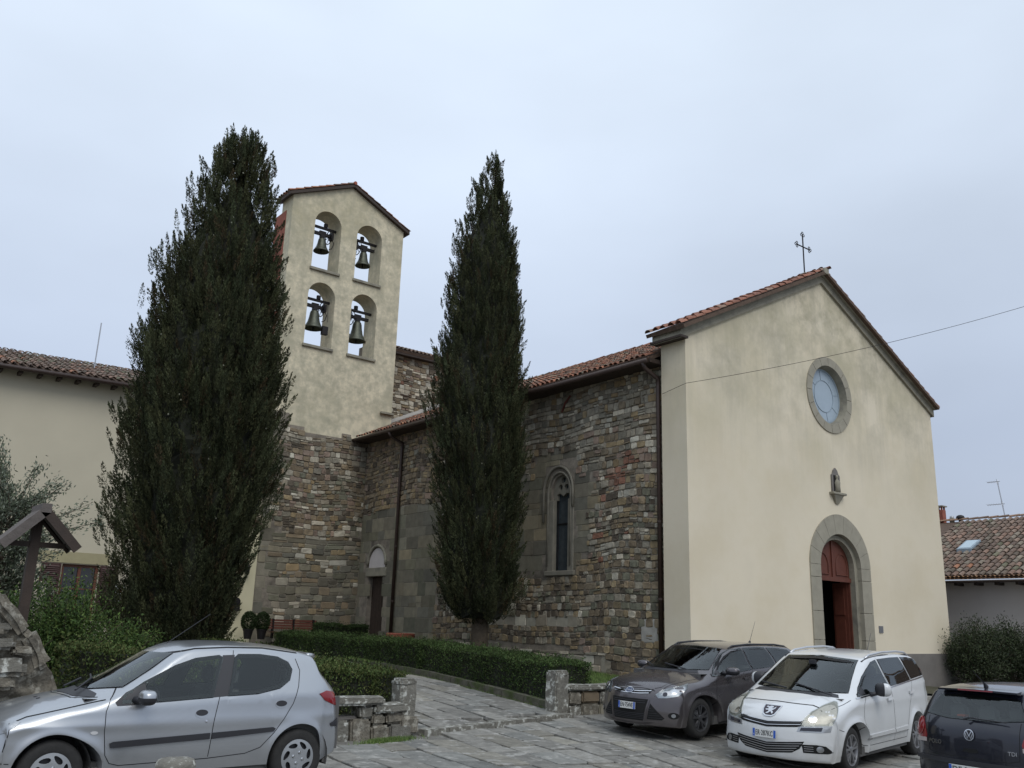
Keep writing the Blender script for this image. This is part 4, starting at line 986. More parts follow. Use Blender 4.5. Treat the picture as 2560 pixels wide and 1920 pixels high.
# right hand shrub mass
RB = [(.045, .055, .03), (.035, .045, .028), (.065, .075, .045), (.05, .07, .03)]
for i, (x, y, rx, rz, n) in enumerate([(31.2, 14.7, 1.15, 1.25, 20000), (32.6, 14.3, 1.3, 1.3, 22000), (33.4, 12.9, 1.3, 1.25, 20000), (34.0, 11.4, 1.2, 1.2, 14000)]):
    bush((x, y, h(x, y)), (rx, rx, rz), n, .075, RB, 'dark_shrub', ['straggly dark shrub growing against the right corner of the church', 'dark shrub second from the church corner, before the grey wall', 'dark shrub in front of the yellow framed window', 'dark shrub at the right edge of the view'][i], 'shrub', group='dark shrubs right of the church', tw=130)
hedge([((30.3, 10.9), (33.4, 9.5), .8, .95, 1.0)], 'low lighter green rounded hedge behind the dark hatchback on the right', n=26000, size=.06, cols=[(.10, .12, .03), (.08, .10, .03), (.06, .085, .025)])
# grass
def grass(n, fn, label, size=.07):
    P = np.array([fn() for _ in range(n)]); D = unit(np.array([0, 0, 1.])+rng.normal(0, .35, (n, 3))); P[:, 2] += size*.4
    col = np.array([(.10, .17, .03), (.07, .13, .025), (.14, .19, .05)])[rng.integers(0, 3, n)]*rng.uniform(.7, 1.3, (n, 1))
    setp(leaves(P, D, rng.uniform(size*.6, size*1.5, n), size*.16, col, 'grass', mat=m_grass), label, 'grass', kind='stuff')
def gb():
    x = R.uniform(13.2, 18.1); y = R.uniform(14.2, 24); return (x, y, h(x, y)+.13)
grass(45000, gb, 'short green grass in the bed between the low wall and the church')
def gl():
    a = R.gauss(0, .16); x = 7.55+a*1.4; y = 12.25+R.gauss(0, .05)+a*.25; return (x, y, h(x, y)-.01)
grass(1800, gl, 'tuft of bright grass at the foot of the broken low wall', .06)
def gk():
    y = R.uniform(14, 28); x = 12.22+(y-14)*.115+R.gauss(0, .05); return (x, y, h(x, y)+.02)
grass(2500, gk, 'thin moss and grass along the kerb foot', .03)
def gj():
    x = R.uniform(5.2, 8.2); y = R.uniform(13.0, 13.4); return (x, y, h(x, y)+.08)
grass(3500, gj, 'grass behind the broken low wall', .08)

# ================================================================== GATE POSTS, LOW WALLS, BOLLARD
def rough_block(name, a, b, mat, parent, seed=0, cuts=4, amp=.02, bev=.03):
    bm = bmesh.new(); bmesh.ops.create_cube(bm, size=1); 
    sx, sy, sz = (b[i]-a[i] for i in range(3))
    for v in bm.verts: v.co = Vector((a[0]+(v.co.x+.5)*sx, a[1]+(v.co.y+.5)*sy, a[2]+(v.co.z+.5)*sz))
    bmesh.ops.bevel(bm, geom=bm.edges[:], offset=min(bev, sx*.3, sy*.3, sz*.3), segments=2, affect='EDGES')
    bmesh.ops.subdivide_edges(bm, edges=[e for e in bm.edges if e.calc_length() > .12], cuts=cuts, use_grid_fill=True)
    r = random.Random(seed)
    from mathutils import noise
    for v in bm.verts: v.co += noise.noise_vector(v.co*5+Vector((seed, 0, 0)))*amp+noise.noise_vector(v.co*14)*amp*.5
    me = bpy.data.meshes.new(name); bm.to_mesh(me); bm.free(); me.materials.append(mat)
    me.polygons.foreach_set('use_smooth', np.ones(len(me.polygons), bool)); me.set_sharp_from_angle(angle=math.radians(50))
    return link(name, me, parent)
def gate_post(x0, x1, y0, y1, z1, lb, sd):
    g = empty('gate_post', ((x0+x1)/2, (y0+y1)/2, h(x0, y0)), lb, 'gate post', group='stone posts of the garden entrance')
    rough_block('shaft', (x0, y0, h(x0, y0)-.1), (x1, y1, z1-.06), m_lichen, g, sd, 4, .022, .03)
    rough_block('rounded_top', (x0-.005, y0-.005, z1-.12), (x1+.005, y1+.005, z1), m_lichen, g, sd+1, 3, .012, .07)
gate_post(8.03, 8.33, 12.75, 13.05, .84, 'lichen covered stone post at the left of the path entrance', 1)
gate_post(12.05, 12.38, 13.65, 13.98, .90, 'lichen covered stone post at the right of the path entrance beside the long hedge', 2)
wl = empty('low_wall', (7, 12.7, 0), 'broken low stone wall with a raised slab and stepped end left of the path', 'wall')
rough_block('capping_slab', (5.2, 12.45, .49), (7.6, 12.85, .60), m_lichen, wl, 3, 5, .02)
rough_block('end_block', (7.42, 12.46, .36), (8.02, 12.86, .49), m_lichen, wl, 4, 4, .025)
sp = [(6.55, 7.05, -.05, .29), (7.05, 7.4, -.05, .30), (7.4, 7.72, -.05, .2), (7.72, 8.12, -.05, .21), (7.4, 7.65, .2, .36), (7.65, 8.0, .21, .36), (7.2, 7.45, .3, .49), (5.4, 6.0, -.05, .3), (6.0, 6.55, -.05, .28), (5.3, 5.7, .3, .49), (7.9, 8.25, .05, .3)]
for i, (a, b, c, d) in enumerate(sp): rough_block('wall_stone', (a+.01, 12.5+R.uniform(-.02, .02), c), (b-.01, 12.84, d-.008), m_rock if i % 3 else m_lichen, wl, 10+i, 3, .018)
rough_block('inner_ledge', (6.0, 12.6, .27), (7.2, 12.84, .33), m_plinth, wl, 33, 3, .01)
wr = empty('low_wall', (14, 13.9, 0), 'low rubble wall with flat stone capping right of the path, before the grey estate car', 'wall')
rough_block('capping_slab', (12.39, 13.66, .52), (14.3, 14.0, .63), m_lichen, wr, 5, 5, .015)
rough_block('capping_slab', (14.32, 13.66, .53), (17.0, 14.0, .64), m_lichen, wr, 6, 5, .015)
x = 12.4; i = 0
while x < 17:
    w_ = R.uniform(.28, .5); z = -.02
    for H in (R.uniform(.26, .32), .25): 
        rough_block('wall_stone', (x+.01, 13.70+R.uniform(-.015, .015), z), (x+w_-.01, 13.95, min(z+H, .52)-.01), [m_rock, m_lichen, m_serena, M('ochre_stone', (.17, .13, .085), .9, var=.3, bump=.5)][R.randrange(4)], wr, 50+i, 3, .014); z += H; i += 1
    x += w_
from mathutils import noise as mnoise
bmb = MB().lathe([(.175, -.4), (.175, 0), (.172, .25), (.176, .34), (.172, .40), (.155, .435), (.12, .45), (.06, .458), (0, .46)], (3.13, 8.62, 0), 28)
bmb.v = [tuple(Vector(p)+mnoise.noise_vector(Vector(p)*9)*.010) for p in bmb.v]
bo = bmb.build('bollard', m_lichen, None, smooth=True)
setp(bo, 'low weathered round topped stone bollard in front of the silver car door', 'bollard')
# big rough wall at the left edge
rk = empty('rock_wall', (1, 11.7, 0), 'rough old stone wall with sloping end behind the bonnet of the silver car', 'wall')
top = lambda x: 2.25 if x < 1.5 else max(2.25-(x-1.5)*.72, 1.89-(x-2.0)*1.25 if x > 2.0 else 9)
topz_ = lambda x: float(np.interp(x, [-2, 1.2, 2.0, 2.15, 2.28, 2.42, 2.55, 2.75], [2.5, 2.3, 1.89, 1.68, 1.55, 1.42, 1.21, .9]))
prof_ = [(-2.5, -.4), (3.0, -.4), (2.9, .6)]+[(x, topz_(x)) for x in (2.75, 2.55, 2.42, 2.28, 2.15, 2.0, 1.6, 1.2, 0, -1, -2.5)]
def rock_mass():
    bm = bmesh.new(); nx_, nz_ = 90, 50; from mathutils import noise
    grid = []
    for i in range(nx_+1):
        x = -2.2+5.1*i/nx_; row = []
        zt = topz_(x) if x < 2.75 else .9-(x-2.75)*3
        for j in range(nz_+1):
            z = -.4+(zt+.4)*j/nz_; d = .09*noise.noise(Vector((x*2.2, 0, z*3.5)))+.04*noise.noise(Vector((x*8, 1, z*9)))+.07*abs(noise.noise(Vector((x*1.2, 3, z*5))))
            row.append(bm.verts.new((x+.03*noise.noise(Vector((x*6, 5, z*6))), 11.5+d+.02*j/nz_, z+.03*noise.noise(Vector((x*7, 2, z*5))))))
        b = bm.verts.new((x, 12.05, zt-.02)); row.append(b); grid.append(row)
    for i in range(nx_):
        for j in range(nz_+1): bm.faces.new([grid[i][j], grid[i+1][j], grid[i+1][j+1], grid[i][j+1]])
    me = bpy.data.meshes.new('rock_face'); bm.to_mesh(me); bm.free(); me.materials.append(m_rock); me.polygons.foreach_set('use_smooth', np.ones(len(me.polygons), bool)); me.set_sharp_from_angle(angle=math.radians(35))
    return link('rock_face', me, rk)
rock_mass()
for i in range(34):
    x = R.uniform(-.4, 2.35); z = R.uniform(.9, max(1.0, topz_(x)-.18)); w_ = R.uniform(.14, .34); hh = w_*R.uniform(.35, .6)
    rough_block('stone', (x-w_/2, 11.42+R.uniform(-.03, .04), z-hh/2), (x+w_/2, 11.7, z+hh/2), [m_rock, m_lichen, m_rock][i % 3], rk, 200+i, 2, .03, .05)
x = -.6; k = 0
while x < 2.5:
    w_ = R.uniform(.2, .36); z0, z1 = topz_(x), topz_(x+w_)
    o = rough_block('capping_stone', (0, 11.42, -.12), (math.hypot(w_, z0-z1)-.005, 12.08, .02+R.uniform(-.03, .03)), m_rock, rk, 300+k, 3, .035, .05)
    o.data.transform(Matrix.Translation((x, 0, z0)) @ Matrix.Rotation(math.atan2(z0-z1, w_), 4, 'Y')); x += w_; k += 1
# wayside crucifix shelter
sh_ = empty('wayside_cross', (3.15, 16, .3), 'weathered wooden wayside cross with a small pitched roof at the left edge', 'cross')
sy = 16.0
MB().box((3.10, sy-.07, .2), (3.24, sy+.07, 3.12)).build('post', m_wood, sh_)
MB().box((3.12, sy-.41, 3.17), (3.26, sy+.34, 3.31)).build('ridge_board', m_greywood, sh_)
MB().box((2.78, sy-.05, 2.66), (3.62, sy+.05, 2.74)).build('tie_beam', m_wood, sh_)
ap = (3.19, 3.24)
for s in (-1, 1):
    e_ = (ap[0]+s*.56, 2.66)
    d = Vector((e_[0]-ap[0], 0, e_[1]-ap[1])).normalized(); nn = Vector((-d.z*s, 0, d.x*s)) 
    if nn.z < 0: nn = -nn
    P = Vector((ap[0], 0, ap[1])); Q = Vector((e_[0], 0, e_[1]))
    for k in range(3):
        y0, y1 = sy-.34+k*.225, sy-.34+(k+1)*.225-.008
        MB().add([tuple(Vector((p.x, y, p.z))+nn*o) for o in (0, .035) for y in (y0, y1) for p in (P, Q)], [[0, 1, 3, 2], [4, 6, 7, 5], [0, 4, 5, 1], [2, 3, 7, 6], [1, 5, 7, 3], [0, 2, 6, 4]]).build('roof_board', m_greywood, sh_)
    MB().add([tuple(Vector((p.x, y, p.z))-nn*o) for y in (sy-.40, sy-.36) for o in (-.04, .10) for p in (P, Q)], [[0, 1, 3, 2], [4, 6, 7, 5], [0, 4, 5, 1], [2, 3, 7, 6], [1, 5, 7, 3], [0, 2, 6, 4]]).build('barge_board', m_greywood if s < 0 else m_wood, sh_)
    MB().tube([P+Vector((0, sy+.28, -.03)), Q+Vector((0, sy+.28, -.03))], .035, 4).build('rafter', m_wood, sh_)
# bench and planter
be = empty('park_bench', (15.4, 32, 1.1), 'red brown slatted bench against the tower wall behind the hedge', 'bench')
for k in range(4): box('back_slat', (14.45, 32.1+.02*k, 1.38+k*.09), (16.38, 32.13+.02*k, 1.45+k*.09), m_bench, be)
for k in range(4): box('seat_slat', (14.45, 31.6+k*.12, 1.26), (16.38, 31.7+k*.12, 1.29), m_bench, be)
for x in (14.6, 15.4, 16.2): m_ = MB(); m_.box((x, 31.62, 1.05), (x+.05, 31.68, 1.26)); m_.box((x, 32.08, 1.05), (x+.05, 32.2, 1.74)); m_.box((x, 31.6, 1.22), (x+.05, 32.1, 1.26)); m_.build('leg', m_iron, be)
pt = empty('planter', (16.8, 26.9, .85), 'large round terracotta planter with thick rim beside the far downpipe', 'planter')
MB().lathe([(.0, .84), (.28, .84), (.38, 1.2), (.40, 1.24), (.47, 1.26), (.48, 1.37), (.45, 1.39), (.41, 1.39), (.39, 1.3)], (16.8, 26.9, 0), 32).build('pot', m_terra, pt, smooth=True, angle=35)
MB().lathe([(0, 1.31), (.40, 1.30)], (16.8, 26.9, 0), 24).build('earth', m_soil, pt)
# ================================================================== CARS
def pchip(xs, ys):
    xs = np.array(xs, float); ys = np.array(ys, float); hh = np.diff(xs); d = np.diff(ys)/hh; n = len(xs); m = np.zeros(n)
    for i in range(1, n-1):
        if d[i-1]*d[i] > 0: w1 = 2*hh[i]+hh[i-1]; w2 = hh[i]+2*hh[i-1]; m[i] = (w1+w2)/(w1/d[i-1]+w2/d[i])
    m[0], m[-1] = d[0], d[-1]
    def f(x):
        x = min(max(x, xs[0]), xs[-1]); i = min(max(int(np.searchsorted(xs, x))-1, 0), n-2); t = (x-xs[i])/hh[i]
        return ((2*t**3-3*t*t+1)*ys[i]+(t**3-2*t*t+t)*hh[i]*m[i]+(-2*t**3+3*t*t)*ys[i+1]+(t**3-t*t)*hh[i]*m[i+1])
    return f
def T(*p): return pchip([a for a, b in p], [b for a, b in p])
def sstep(a, b, x): t = min(max((x-a)/(b-a), 0), 1); return t*t*(3-2*t)
def glassmat(name, tint, op):
    if name in MATS: return MATS[name]
    m = bpy.data.materials.new(name); m.use_nodes = True; N = m.node_tree.nodes; L = m.node_tree.links; N.clear()
    out = N.new('ShaderNodeOutputMaterial'); mx = N.new('ShaderNodeMixShader'); tr = N.new('ShaderNodeBsdfTransparent'); tr.inputs[0].default_value = (*tint, 1)
    gl = N.new('ShaderNodeBsdfGlossy'); gl.inputs['Roughness'].default_value = .02; gl.inputs[0].default_value = (.95, 1, 1, 1)
    fr = N.new('ShaderNodeFresnel'); fr.inputs[0].default_value = op; L.new(fr.outputs[0], mx.inputs[0]); L.new(tr.outputs[0], mx.inputs[1]); L.new(gl.outputs[0], mx.inputs[2]); L.new(mx.outputs[0], out.inputs[0])
    MATS[name] = m; return m
g_clear = glassmat('car_glass', (.80, .86, .83), 1.62); g_dark = glassmat('privacy_glass', (.16, .18, .18), 1.6)
g_lens = glassmat('lamp_lens', (.85, .87, .88), 1.5)
m_trim = M('black_plastic', (.022, .022, .026), .5, var=.1, bump=0); m_rub = M('tyre_rubber', (.022, .021, .020), .85, var=.25, scale=20, bump=.15)
m_frit = M('glass_border', (.006, .006, .007), .4, var=0, bump=0, spec=.15); m_seam = M('panel_gap', (.006, .006, .007), .8, var=0, bump=0)
m_chrome = M('chrome', (.62, .62, .63), .15, metal=1, var=0, bump=0); m_int = M('car_interior', (.085, .083, .08), .8, var=.1, bump=0)
m_seat = M('seat_fabric', (.10, .10, .10), .9, var=.1, bump=0); m_refl = M('lamp_reflector', (.42, .43, .44), .32, metal=.85, var=.12, scale=30, bump=.1)
m_red = M('red_lens', (.20, .008, .012), .15, var=.1, scale=20, bump=0, coat=.5); m_lensw = M('white_lens', (.5, .5, .5), .2, var=.05, bump=0)
m_plate = M('number_plate', (.62, .62, .60), .5, var=.05, bump=0); m_blue = M('plate_blue', (.02, .09, .42), .5, var=0, bump=0); m_ink = M('plate_ink', (.02, .02, .02), .6, var=0, bump=0)
m_amber = M('amber_lens', (.5, .2, .03), .2, var=0, bump=0); m_smoke = M('smoked_lens', (.03, .03, .04), .12, var=.1, bump=0)
def paint(name, col, metal, rough, dust, dcol=(.22, .20, .17)):
    m = M(name, col, rough, metal=metal, var=.03, scale=2, bump=0, coat=.8, col2=None)
    N = m.node_tree.nodes; L = m.node_tree.links; b = N['Principled BSDF']
    # road film: uneven dull dust over the gloss, heavier low down (object space)
    src = b.inputs['Base Color'].links[0].from_socket
    to = N.new('ShaderNodeTexCoord'); sp = N.new('ShaderNodeSeparateXYZ'); L.new(to.outputs['Object'], sp.inputs[0])
    mr = N.new('ShaderNodeMapRange'); mr.inputs['From Min'].default_value = .75; mr.inputs['From Max'].default_value = .18; mr.inputs['To Min'].default_value = .12; mr.inputs['To Max'].default_value = 1
    L.new(sp.outputs['Z'], mr.inputs[0])
    nz = N.new('ShaderNodeTexNoise'); nz.inputs['Scale'].default_value = 5; nz.inputs['Detail'].default_value = 8; L.new(to.outputs['Object'], nz.inputs['Vector'])
    m2 = N.new('ShaderNodeMapRange'); m2.inputs['From Min'].default_value = .35; m2.inputs['From Max'].default_value = .7; m2.inputs['To Min'].default_value = .25*dust; m2.inputs['To Max'].default_value = dust
    L.new(nz.outputs['Fac'], m2.inputs[0])
    mm = N.new('ShaderNodeMath'); mm.operation = 'MULTIPLY'; L.new(mr.outputs[0], mm.inputs[0]); L.new(m2.outputs[0], mm.inputs[1])
    x = N.new('ShaderNodeMix'); x.data_type = 'RGBA'; L.new(mm.outputs[0], x.inputs[0]); L.new(src, x.inputs[6]); x.inputs[7].default_value = (*dcol, 1); L.new(x.outputs[2], b.inputs['Base Color'])
    for inp, v0, v1 in (('Roughness', rough, .75), ('Metallic', metal, 0), ('Coat Weight', .8, .1)):
        q = N.new('ShaderNodeMapRange'); q.inputs['To Min'].default_value = v0; q.inputs['To Max'].default_value = v1; L.new(mm.outputs[0], q.inputs[0]); L.new(q.outputs[0], b.inputs[inp])
    return m

class Car:
    def __init__(s, name, label, pose, spec, paintm, cat='car'):
        s.sp = spec; s.paint = paintm
        x, y, z, yaw = pose[:4]
        s.root = empty(name, (x, y, z), label, cat, rz=math.radians(yaw), group='cars parked in front of the church')
        if len(pose) > 4: s.root.rotation_euler = (math.radians(pose[5]), math.radians(pose[4]), math.radians(yaw))
        s.build_body()
    def side(s, x, z):
        sp = s.sp; zs = sp['zs'](x); W = sp['W'](x)
        if z <= zs:
            f = np.interp(z, [.15, .28, .42, .55, .70, max(zs, .72)], sp.get('prof', [.93, .965, .992, 1., .995, .972]))
            y = W*f
        else:
            d = z-zs; y = W*sp.get('prof', [.972])[-1] - d*sp['tum'] - .10*d*d
        for xw in (0, sp['wb']):
            R_ = sp['ar']; dd = math.hypot(x-xw, z-sp['wr'])-R_
            if dd > -.02: y += sp.get('flare', .012)*math.exp(-(dd/.05)**2)
        # body-side crease
        for (zc, amp, wd) in sp.get('crease', []):
            y += amp*math.exp(-((z-zc)/wd)**2)
        return y
    def topz(s, x, y): 
        sp = s.sp; return sp['zt'](x)-sp['crown'](x)*(y/.8)**2
    def ring(s, x):
        sp = s.sp; zb_ = sp['zb'](x)
        for xw in (0, sp['wb']):
            d = abs(x-xw)
            if d < sp['ar']: zb_ = max(zb_, sp['wr']+math.sqrt(sp['ar']**2-d*d))
        zc = sp['zt'](x)
        lo, hi = zb_, zc
        for _ in range(40):
            m_ = (lo+hi)/2
            if s.topz(x, s.side(x, m_)) > m_: lo = m_
            else: hi = m_
        zc = lo; yc = s.side(x, zc)
        r = min(sp['fil'](x), .45*max(zc-zb_, .01)); ry = min(r*1.2, yc*.4)
        yb_ = max(s.side(x, zb_)-.04, .1); pts = [(yb_*i/6, zb_-.0+.012*(1-i/6)) for i in range(7)]
        n1 = 22
        for i in range(n1+1): z = zb_+(zc-r-zb_)*i/n1; pts.append((s.side(x, z), z))
        P0 = pts[-1]; P2 = (yc-ry, s.topz(x, yc-ry)); P1 = (yc, zc)
        for i in range(1, 7): t = i/6; pts.append(((1-t)**2*P0[0]+2*t*(1-t)*P1[0]+t*t*P2[0], (1-t)**2*P0[1]+2*t*(1-t)*P1[1]+t*t*P2[1]))
        n3 = 14
        for i in range(1, n3+1): y = P2[0]*(1-i/n3); pts.append((y, s.topz(x, y)))
        return pts
    def warp(s, x, y):
        sp = s.sp; a = abs(y)/sp['hw']
        kf, pf, xf0, xf1 = sp['front']; kr, pr, xr0, xr1 = sp['rear']
        wf = sstep(xf0, xf1, x) if x > xf0 else 0; wr = sstep(xr0, xr1, x) if x < xr0 else 0
        wk = sp.get('wsk', 0)          # plan curvature of the windscreen
        ws = 0
        if wk: a_, b_ = sp['wsx']; ws = math.exp(-((x-(a_+b_)/2)/((b_-a_)*.62))**4)*wk
        return x-kf*wf*a**pf-ws*a**2+kr*wr*a**pr
    def build_body(s):
        sp = s.sp; x0, x1 = sp['x0'], sp['x1']
        xs = list(np.linspace(x0, x1, 130))
        e = np.linspace(0, 1, 10)**2
        xs += [x1-.12*t for t in e]+[x0+.10*t for t in e]
        for xw in (0, sp['wb']):
            for sg in (-1, 1): xs += [xw+sg*(sp['ar']-.0005), xw+sg*(sp['ar']+.0015), xw+sg*(sp['ar']-.01), xw+sg*(sp['ar']-.03)]
        xs = sorted(set(round(x, 4) for x in xs)); s.xs = xs
        rings = [s.ring(x) for x in xs]; k = len(rings[0])
        V = []
        for x, r in zip(xs, rings):
            full = [(y, z) for y, z in r]+[(-y, z) for y, z in r[-2:0:-1]]
            V += [(s.warp(x, y), y, z) for y, z in full]
        K = 2*k-2; F = []
        for i in range(len(xs)-1):
            for j in range(K): F.append([i*K+j, i*K+(j+1) % K, (i+1)*K+(j+1) % K, (i+1)*K+j])
        for e, x, rev in ((0, xs[0], True), (len(xs)-1, xs[-1], False)):
            zs_ = [V[e*K+j][2] for j in range(K)]; zm = (min(zs_)+max(zs_))/2; b0 = len(V)
            V += [(V[e*K+j][0], V[e*K+j][1], zm+(V[e*K+j][2]-zm)*.0) for j in range(K)]
            for j in range(K):
                q = [e*K+j, e*K+(j+1) % K, b0+(j+1) % K, b0+j]; F.append(q[::-1] if rev else q)
        s.V = V; s.F = F
        s.bvh = BVHTree.FromPolygons([Vector(v) for v in V], F)
        s.cuts = []
    def cast(s, p, d):
        """nearest surface along direction d (pointing into the car) through p"""
        d = Vector(d).normalized(); o = Vector(p)-d*3
        h_ = s.bvh.ray_cast(o, d)
        if h_[0] is None:
            q = s.bvh.find_nearest(Vector(p)); return q[0], q[1] if q[1].dot(d) < 0 else -q[1]
        return h_[0], (h_[1] if h_[1].dot(d) < 0 else -h_[1])
    def basis(s, d):
        d = Vector(d).normalized(); up = Vector((0, 0, 1)) if abs(d.z) < .9 else Vector((1, 0, 0)); a = up.cross(d).normalized(); b = d.cross(a).normalized(); return a, b, d
    def pts3(s, poly, proj):
        """poly in view coordinates -> 3D: 'side' (x,z), 'front'/'rear' (y,z), 'top' (x,y)"""
        if proj == 'side': return [Vector((x, .85, z)) for x, z in poly], (0, -1, 0)
        if proj == 'front': return [Vector((s.sp['xf'](y, z), y, z)) for y, z in poly], (-1, 0, 0)
        if proj == 'rear': return [Vector((s.sp['xr'](y, z), y, z)) for y, z in poly], (1, 0, 0)
        if proj == 'top': return [Vector((x, y, 1.2)) for x, y in poly], (0, 0, -1)
    def decal(s, name, poly, proj, mat, off=.003, res=.04, mirror=False, thick=.006, d=None, parent=None, inset=0, bulge=0, label=None, smooth=True):
        P3, dd = s.pts3(poly, proj); dd = d or dd
        objs = []
        for sg in ((1, -1) if mirror else (1,)):
            pp = [Vector((p.x, p.y*sg, p.z)) for p in P3]; di = Vector((dd[0], dd[1]*sg, dd[2]))
            a, b, di = s.basis(di)
            q = [Vector((p.dot(a), p.dot(b))) for p in pp]; c0 = sum(pp, Vector())/len(pp); dep = c0.dot(di)
            # densify
            lp = []
            for i in range(len(q)):
                u, v = q[i], q[(i+1) % len(q)]; n = max(1, int((v-u).length/res)); lp += [u.lerp(v, t/n) for t in range(n)]
            if inset:
                n = len(lp); ar_ = sum(lp[i].x*lp[(i+1) % n].y-lp[(i+1) % n].x*lp[i].y for i in range(n)); sgn = 1 if ar_ > 0 else -1
                nl = []
                for i in range(n):
                    t = (lp[(i+1) % n]-lp[i-1]).normalized(); nl.append(lp[i]+Vector((-t.y, t.x))*inset*sgn)
                lp = nl
            xs = [p.x for p in lp]; ys = [p.y for p in lp]; pts = list(lp); n0 = len(lp); L2 = [(p.x, p.y) for p in lp]
            gx = np.arange(min(xs)+res*.5, max(xs), res); gy = np.arange(min(ys)+res*.5, max(ys), res)
            for X in gx:
                for Y in gy:
                    if pip(X, Y, L2) and min((Vector((X, Y))-p).length for p in lp) > res*.4: pts.append(Vector((X, Y)))
            r = delaunay_2d_cdt(pts, [(i, (i+1) % n0) for i in range(n0)], [], 0, 1e-6)
            V2 = r[0]; F2 = [f for f in r[2] if pip(sum(V2[i].x for i in f)/3, sum(V2[i].y for i in f)/3, L2)]
            V = []; Nn = []
            for p in V2:
                w = a*p.x+b*p.y+di*dep; hit, nn = s.cast(w, di)
                bb = 0
                if bulge: dm = min((p-e).length for e in lp); bb = bulge*min(1, dm/.05)**.5
                V.append(hit+nn*(off+bb)); Nn.append(nn)
            if thick == 0 or smooth == 2:
                nb = [set() for _ in V]
                for f in F2:
                    for i in range(len(f)): nb[f[i]].add(f[(i+1) % len(f)]); nb[f[(i+1) % len(f)]].add(f[i])
                bd_ = set()
                ct = {}
                for f in F2:
                    for i in range(len(f)): k = frozenset((f[i], f[(i+1) % len(f)])); ct[k] = ct.get(k, 0)+1
                for k, c_ in ct.items():
                    if c_ == 1: bd_ |= set(k)
                for _ in range(40):
                    W_ = [v.copy() for v in V]
                    for i in range(len(V)):
                        if nb[i] and not (i in bd_): W_[i] = V[i].lerp(sum((V[j] for j in nb[i]), Vector())/len(nb[i]), .6)
                    V = W_
            n = len(V); Vb = [v-nn*thick for v, nn in zip(V, Nn)]
            F = [list(f) for f in F2]
            cnt = {}
            for f in F2:
                for i in range(len(f)): k = frozenset((f[i], f[(i+1) % len(f)])); cnt.setdefault(k, []).append((f[i], f[(i+1) % len(f)]))
            for k, l in cnt.items():
                if len(l) == 1: u, v = l[0]; F.append([v, u, u+n, v+n])
            mb = MB().add(V+Vb, F); o = mb.build(name, mat, parent or s.root, smooth=smooth, angle=40, local=True)
            if label: o['label'] = label
            objs.append(o)
        return objs
    def window(s, name, poly, proj, mat=None, border=.035, mirror=False, parent=None, d=None):
        o = s.decal(name, poly, proj, mat or g_clear, off=.008, thick=0, res=.05, mirror=mirror, d=d)
        P3, dd = s.pts3(poly, proj); dd = d or dd
        for sg in ((1, -1) if mirror else (1,)): s.cuts.append((P3, (dd[0], dd[1]*sg, dd[2]), sg, border))
        # frit ring
        for ob, sg in zip(o, (1, -1)): s.strip('window_border', poly, proj, border, m_frit, closed=True, inside=True, sg=sg, parent=ob, off=.003, d=d)
        return o
    def strip(s, name, line, proj, width, mat, closed=False, inside=False, sg=1, parent=None, off=.0022, d=None, res=.03):
        P3, dd = s.pts3(line, proj); dd = d or dd
        pp = [Vector((p.x, p.y*sg, p.z)) for p in P3]; di = Vector((dd[0], dd[1]*sg, dd[2])); a, b, di = s.basis(di)
        q = [Vector((p.dot(a), p.dot(b))) for p in pp]; dep = (sum(pp, Vector())/len(pp)).dot(di); lp = []
        m_ = len(q) if closed else len(q)-1
        for i in range(m_):
            u, v = q[i], q[(i+1) % len(q)]; n = max(1, int((v-u).length/res)); lp += [u.lerp(v, t/n) for t in range(n)]
        if not closed: lp.append(q[-1])
        n = len(lp); ar_ = sum(lp[i].x*lp[(i+1) % n].y-lp[(i+1) % n].x*lp[i].y for i in range(n)); sgn = 1 if ar_ > 0 else -1
        V = []
        for i in range(n):
            t = ((lp[(i+1) % n]-lp[i-1]) if closed else (lp[min(i+1, n-1)]-lp[max(i-1, 0)])).normalized(); nn = Vector((-t.y, t.x))*sgn
            e = (lp[i]-nn*.004, lp[i]+nn*width) if inside else (lp[i]-nn*width/2, lp[i]+nn*width/2)
            for w_ in e:
                hit, no = s.cast(a*w_.x+b*w_.y+di*dep, di); V.append(hit+no*off)
        F = []
        for i in range(n if closed else n-1): j = (i+1) % n; F.append([2*i, 2*j, 2*j+1, 2*i+1])
        return mesh(name, V, F, mat, parent or s.root, local=True, smooth=True)
    def seam(s, line, proj='side', mirror=True, w=.007, d=None, name='panel_gap'):
        for sg in ((1, -1) if mirror else (1,)): s.strip(name, line, proj, w, m_seam, sg=sg, d=d)
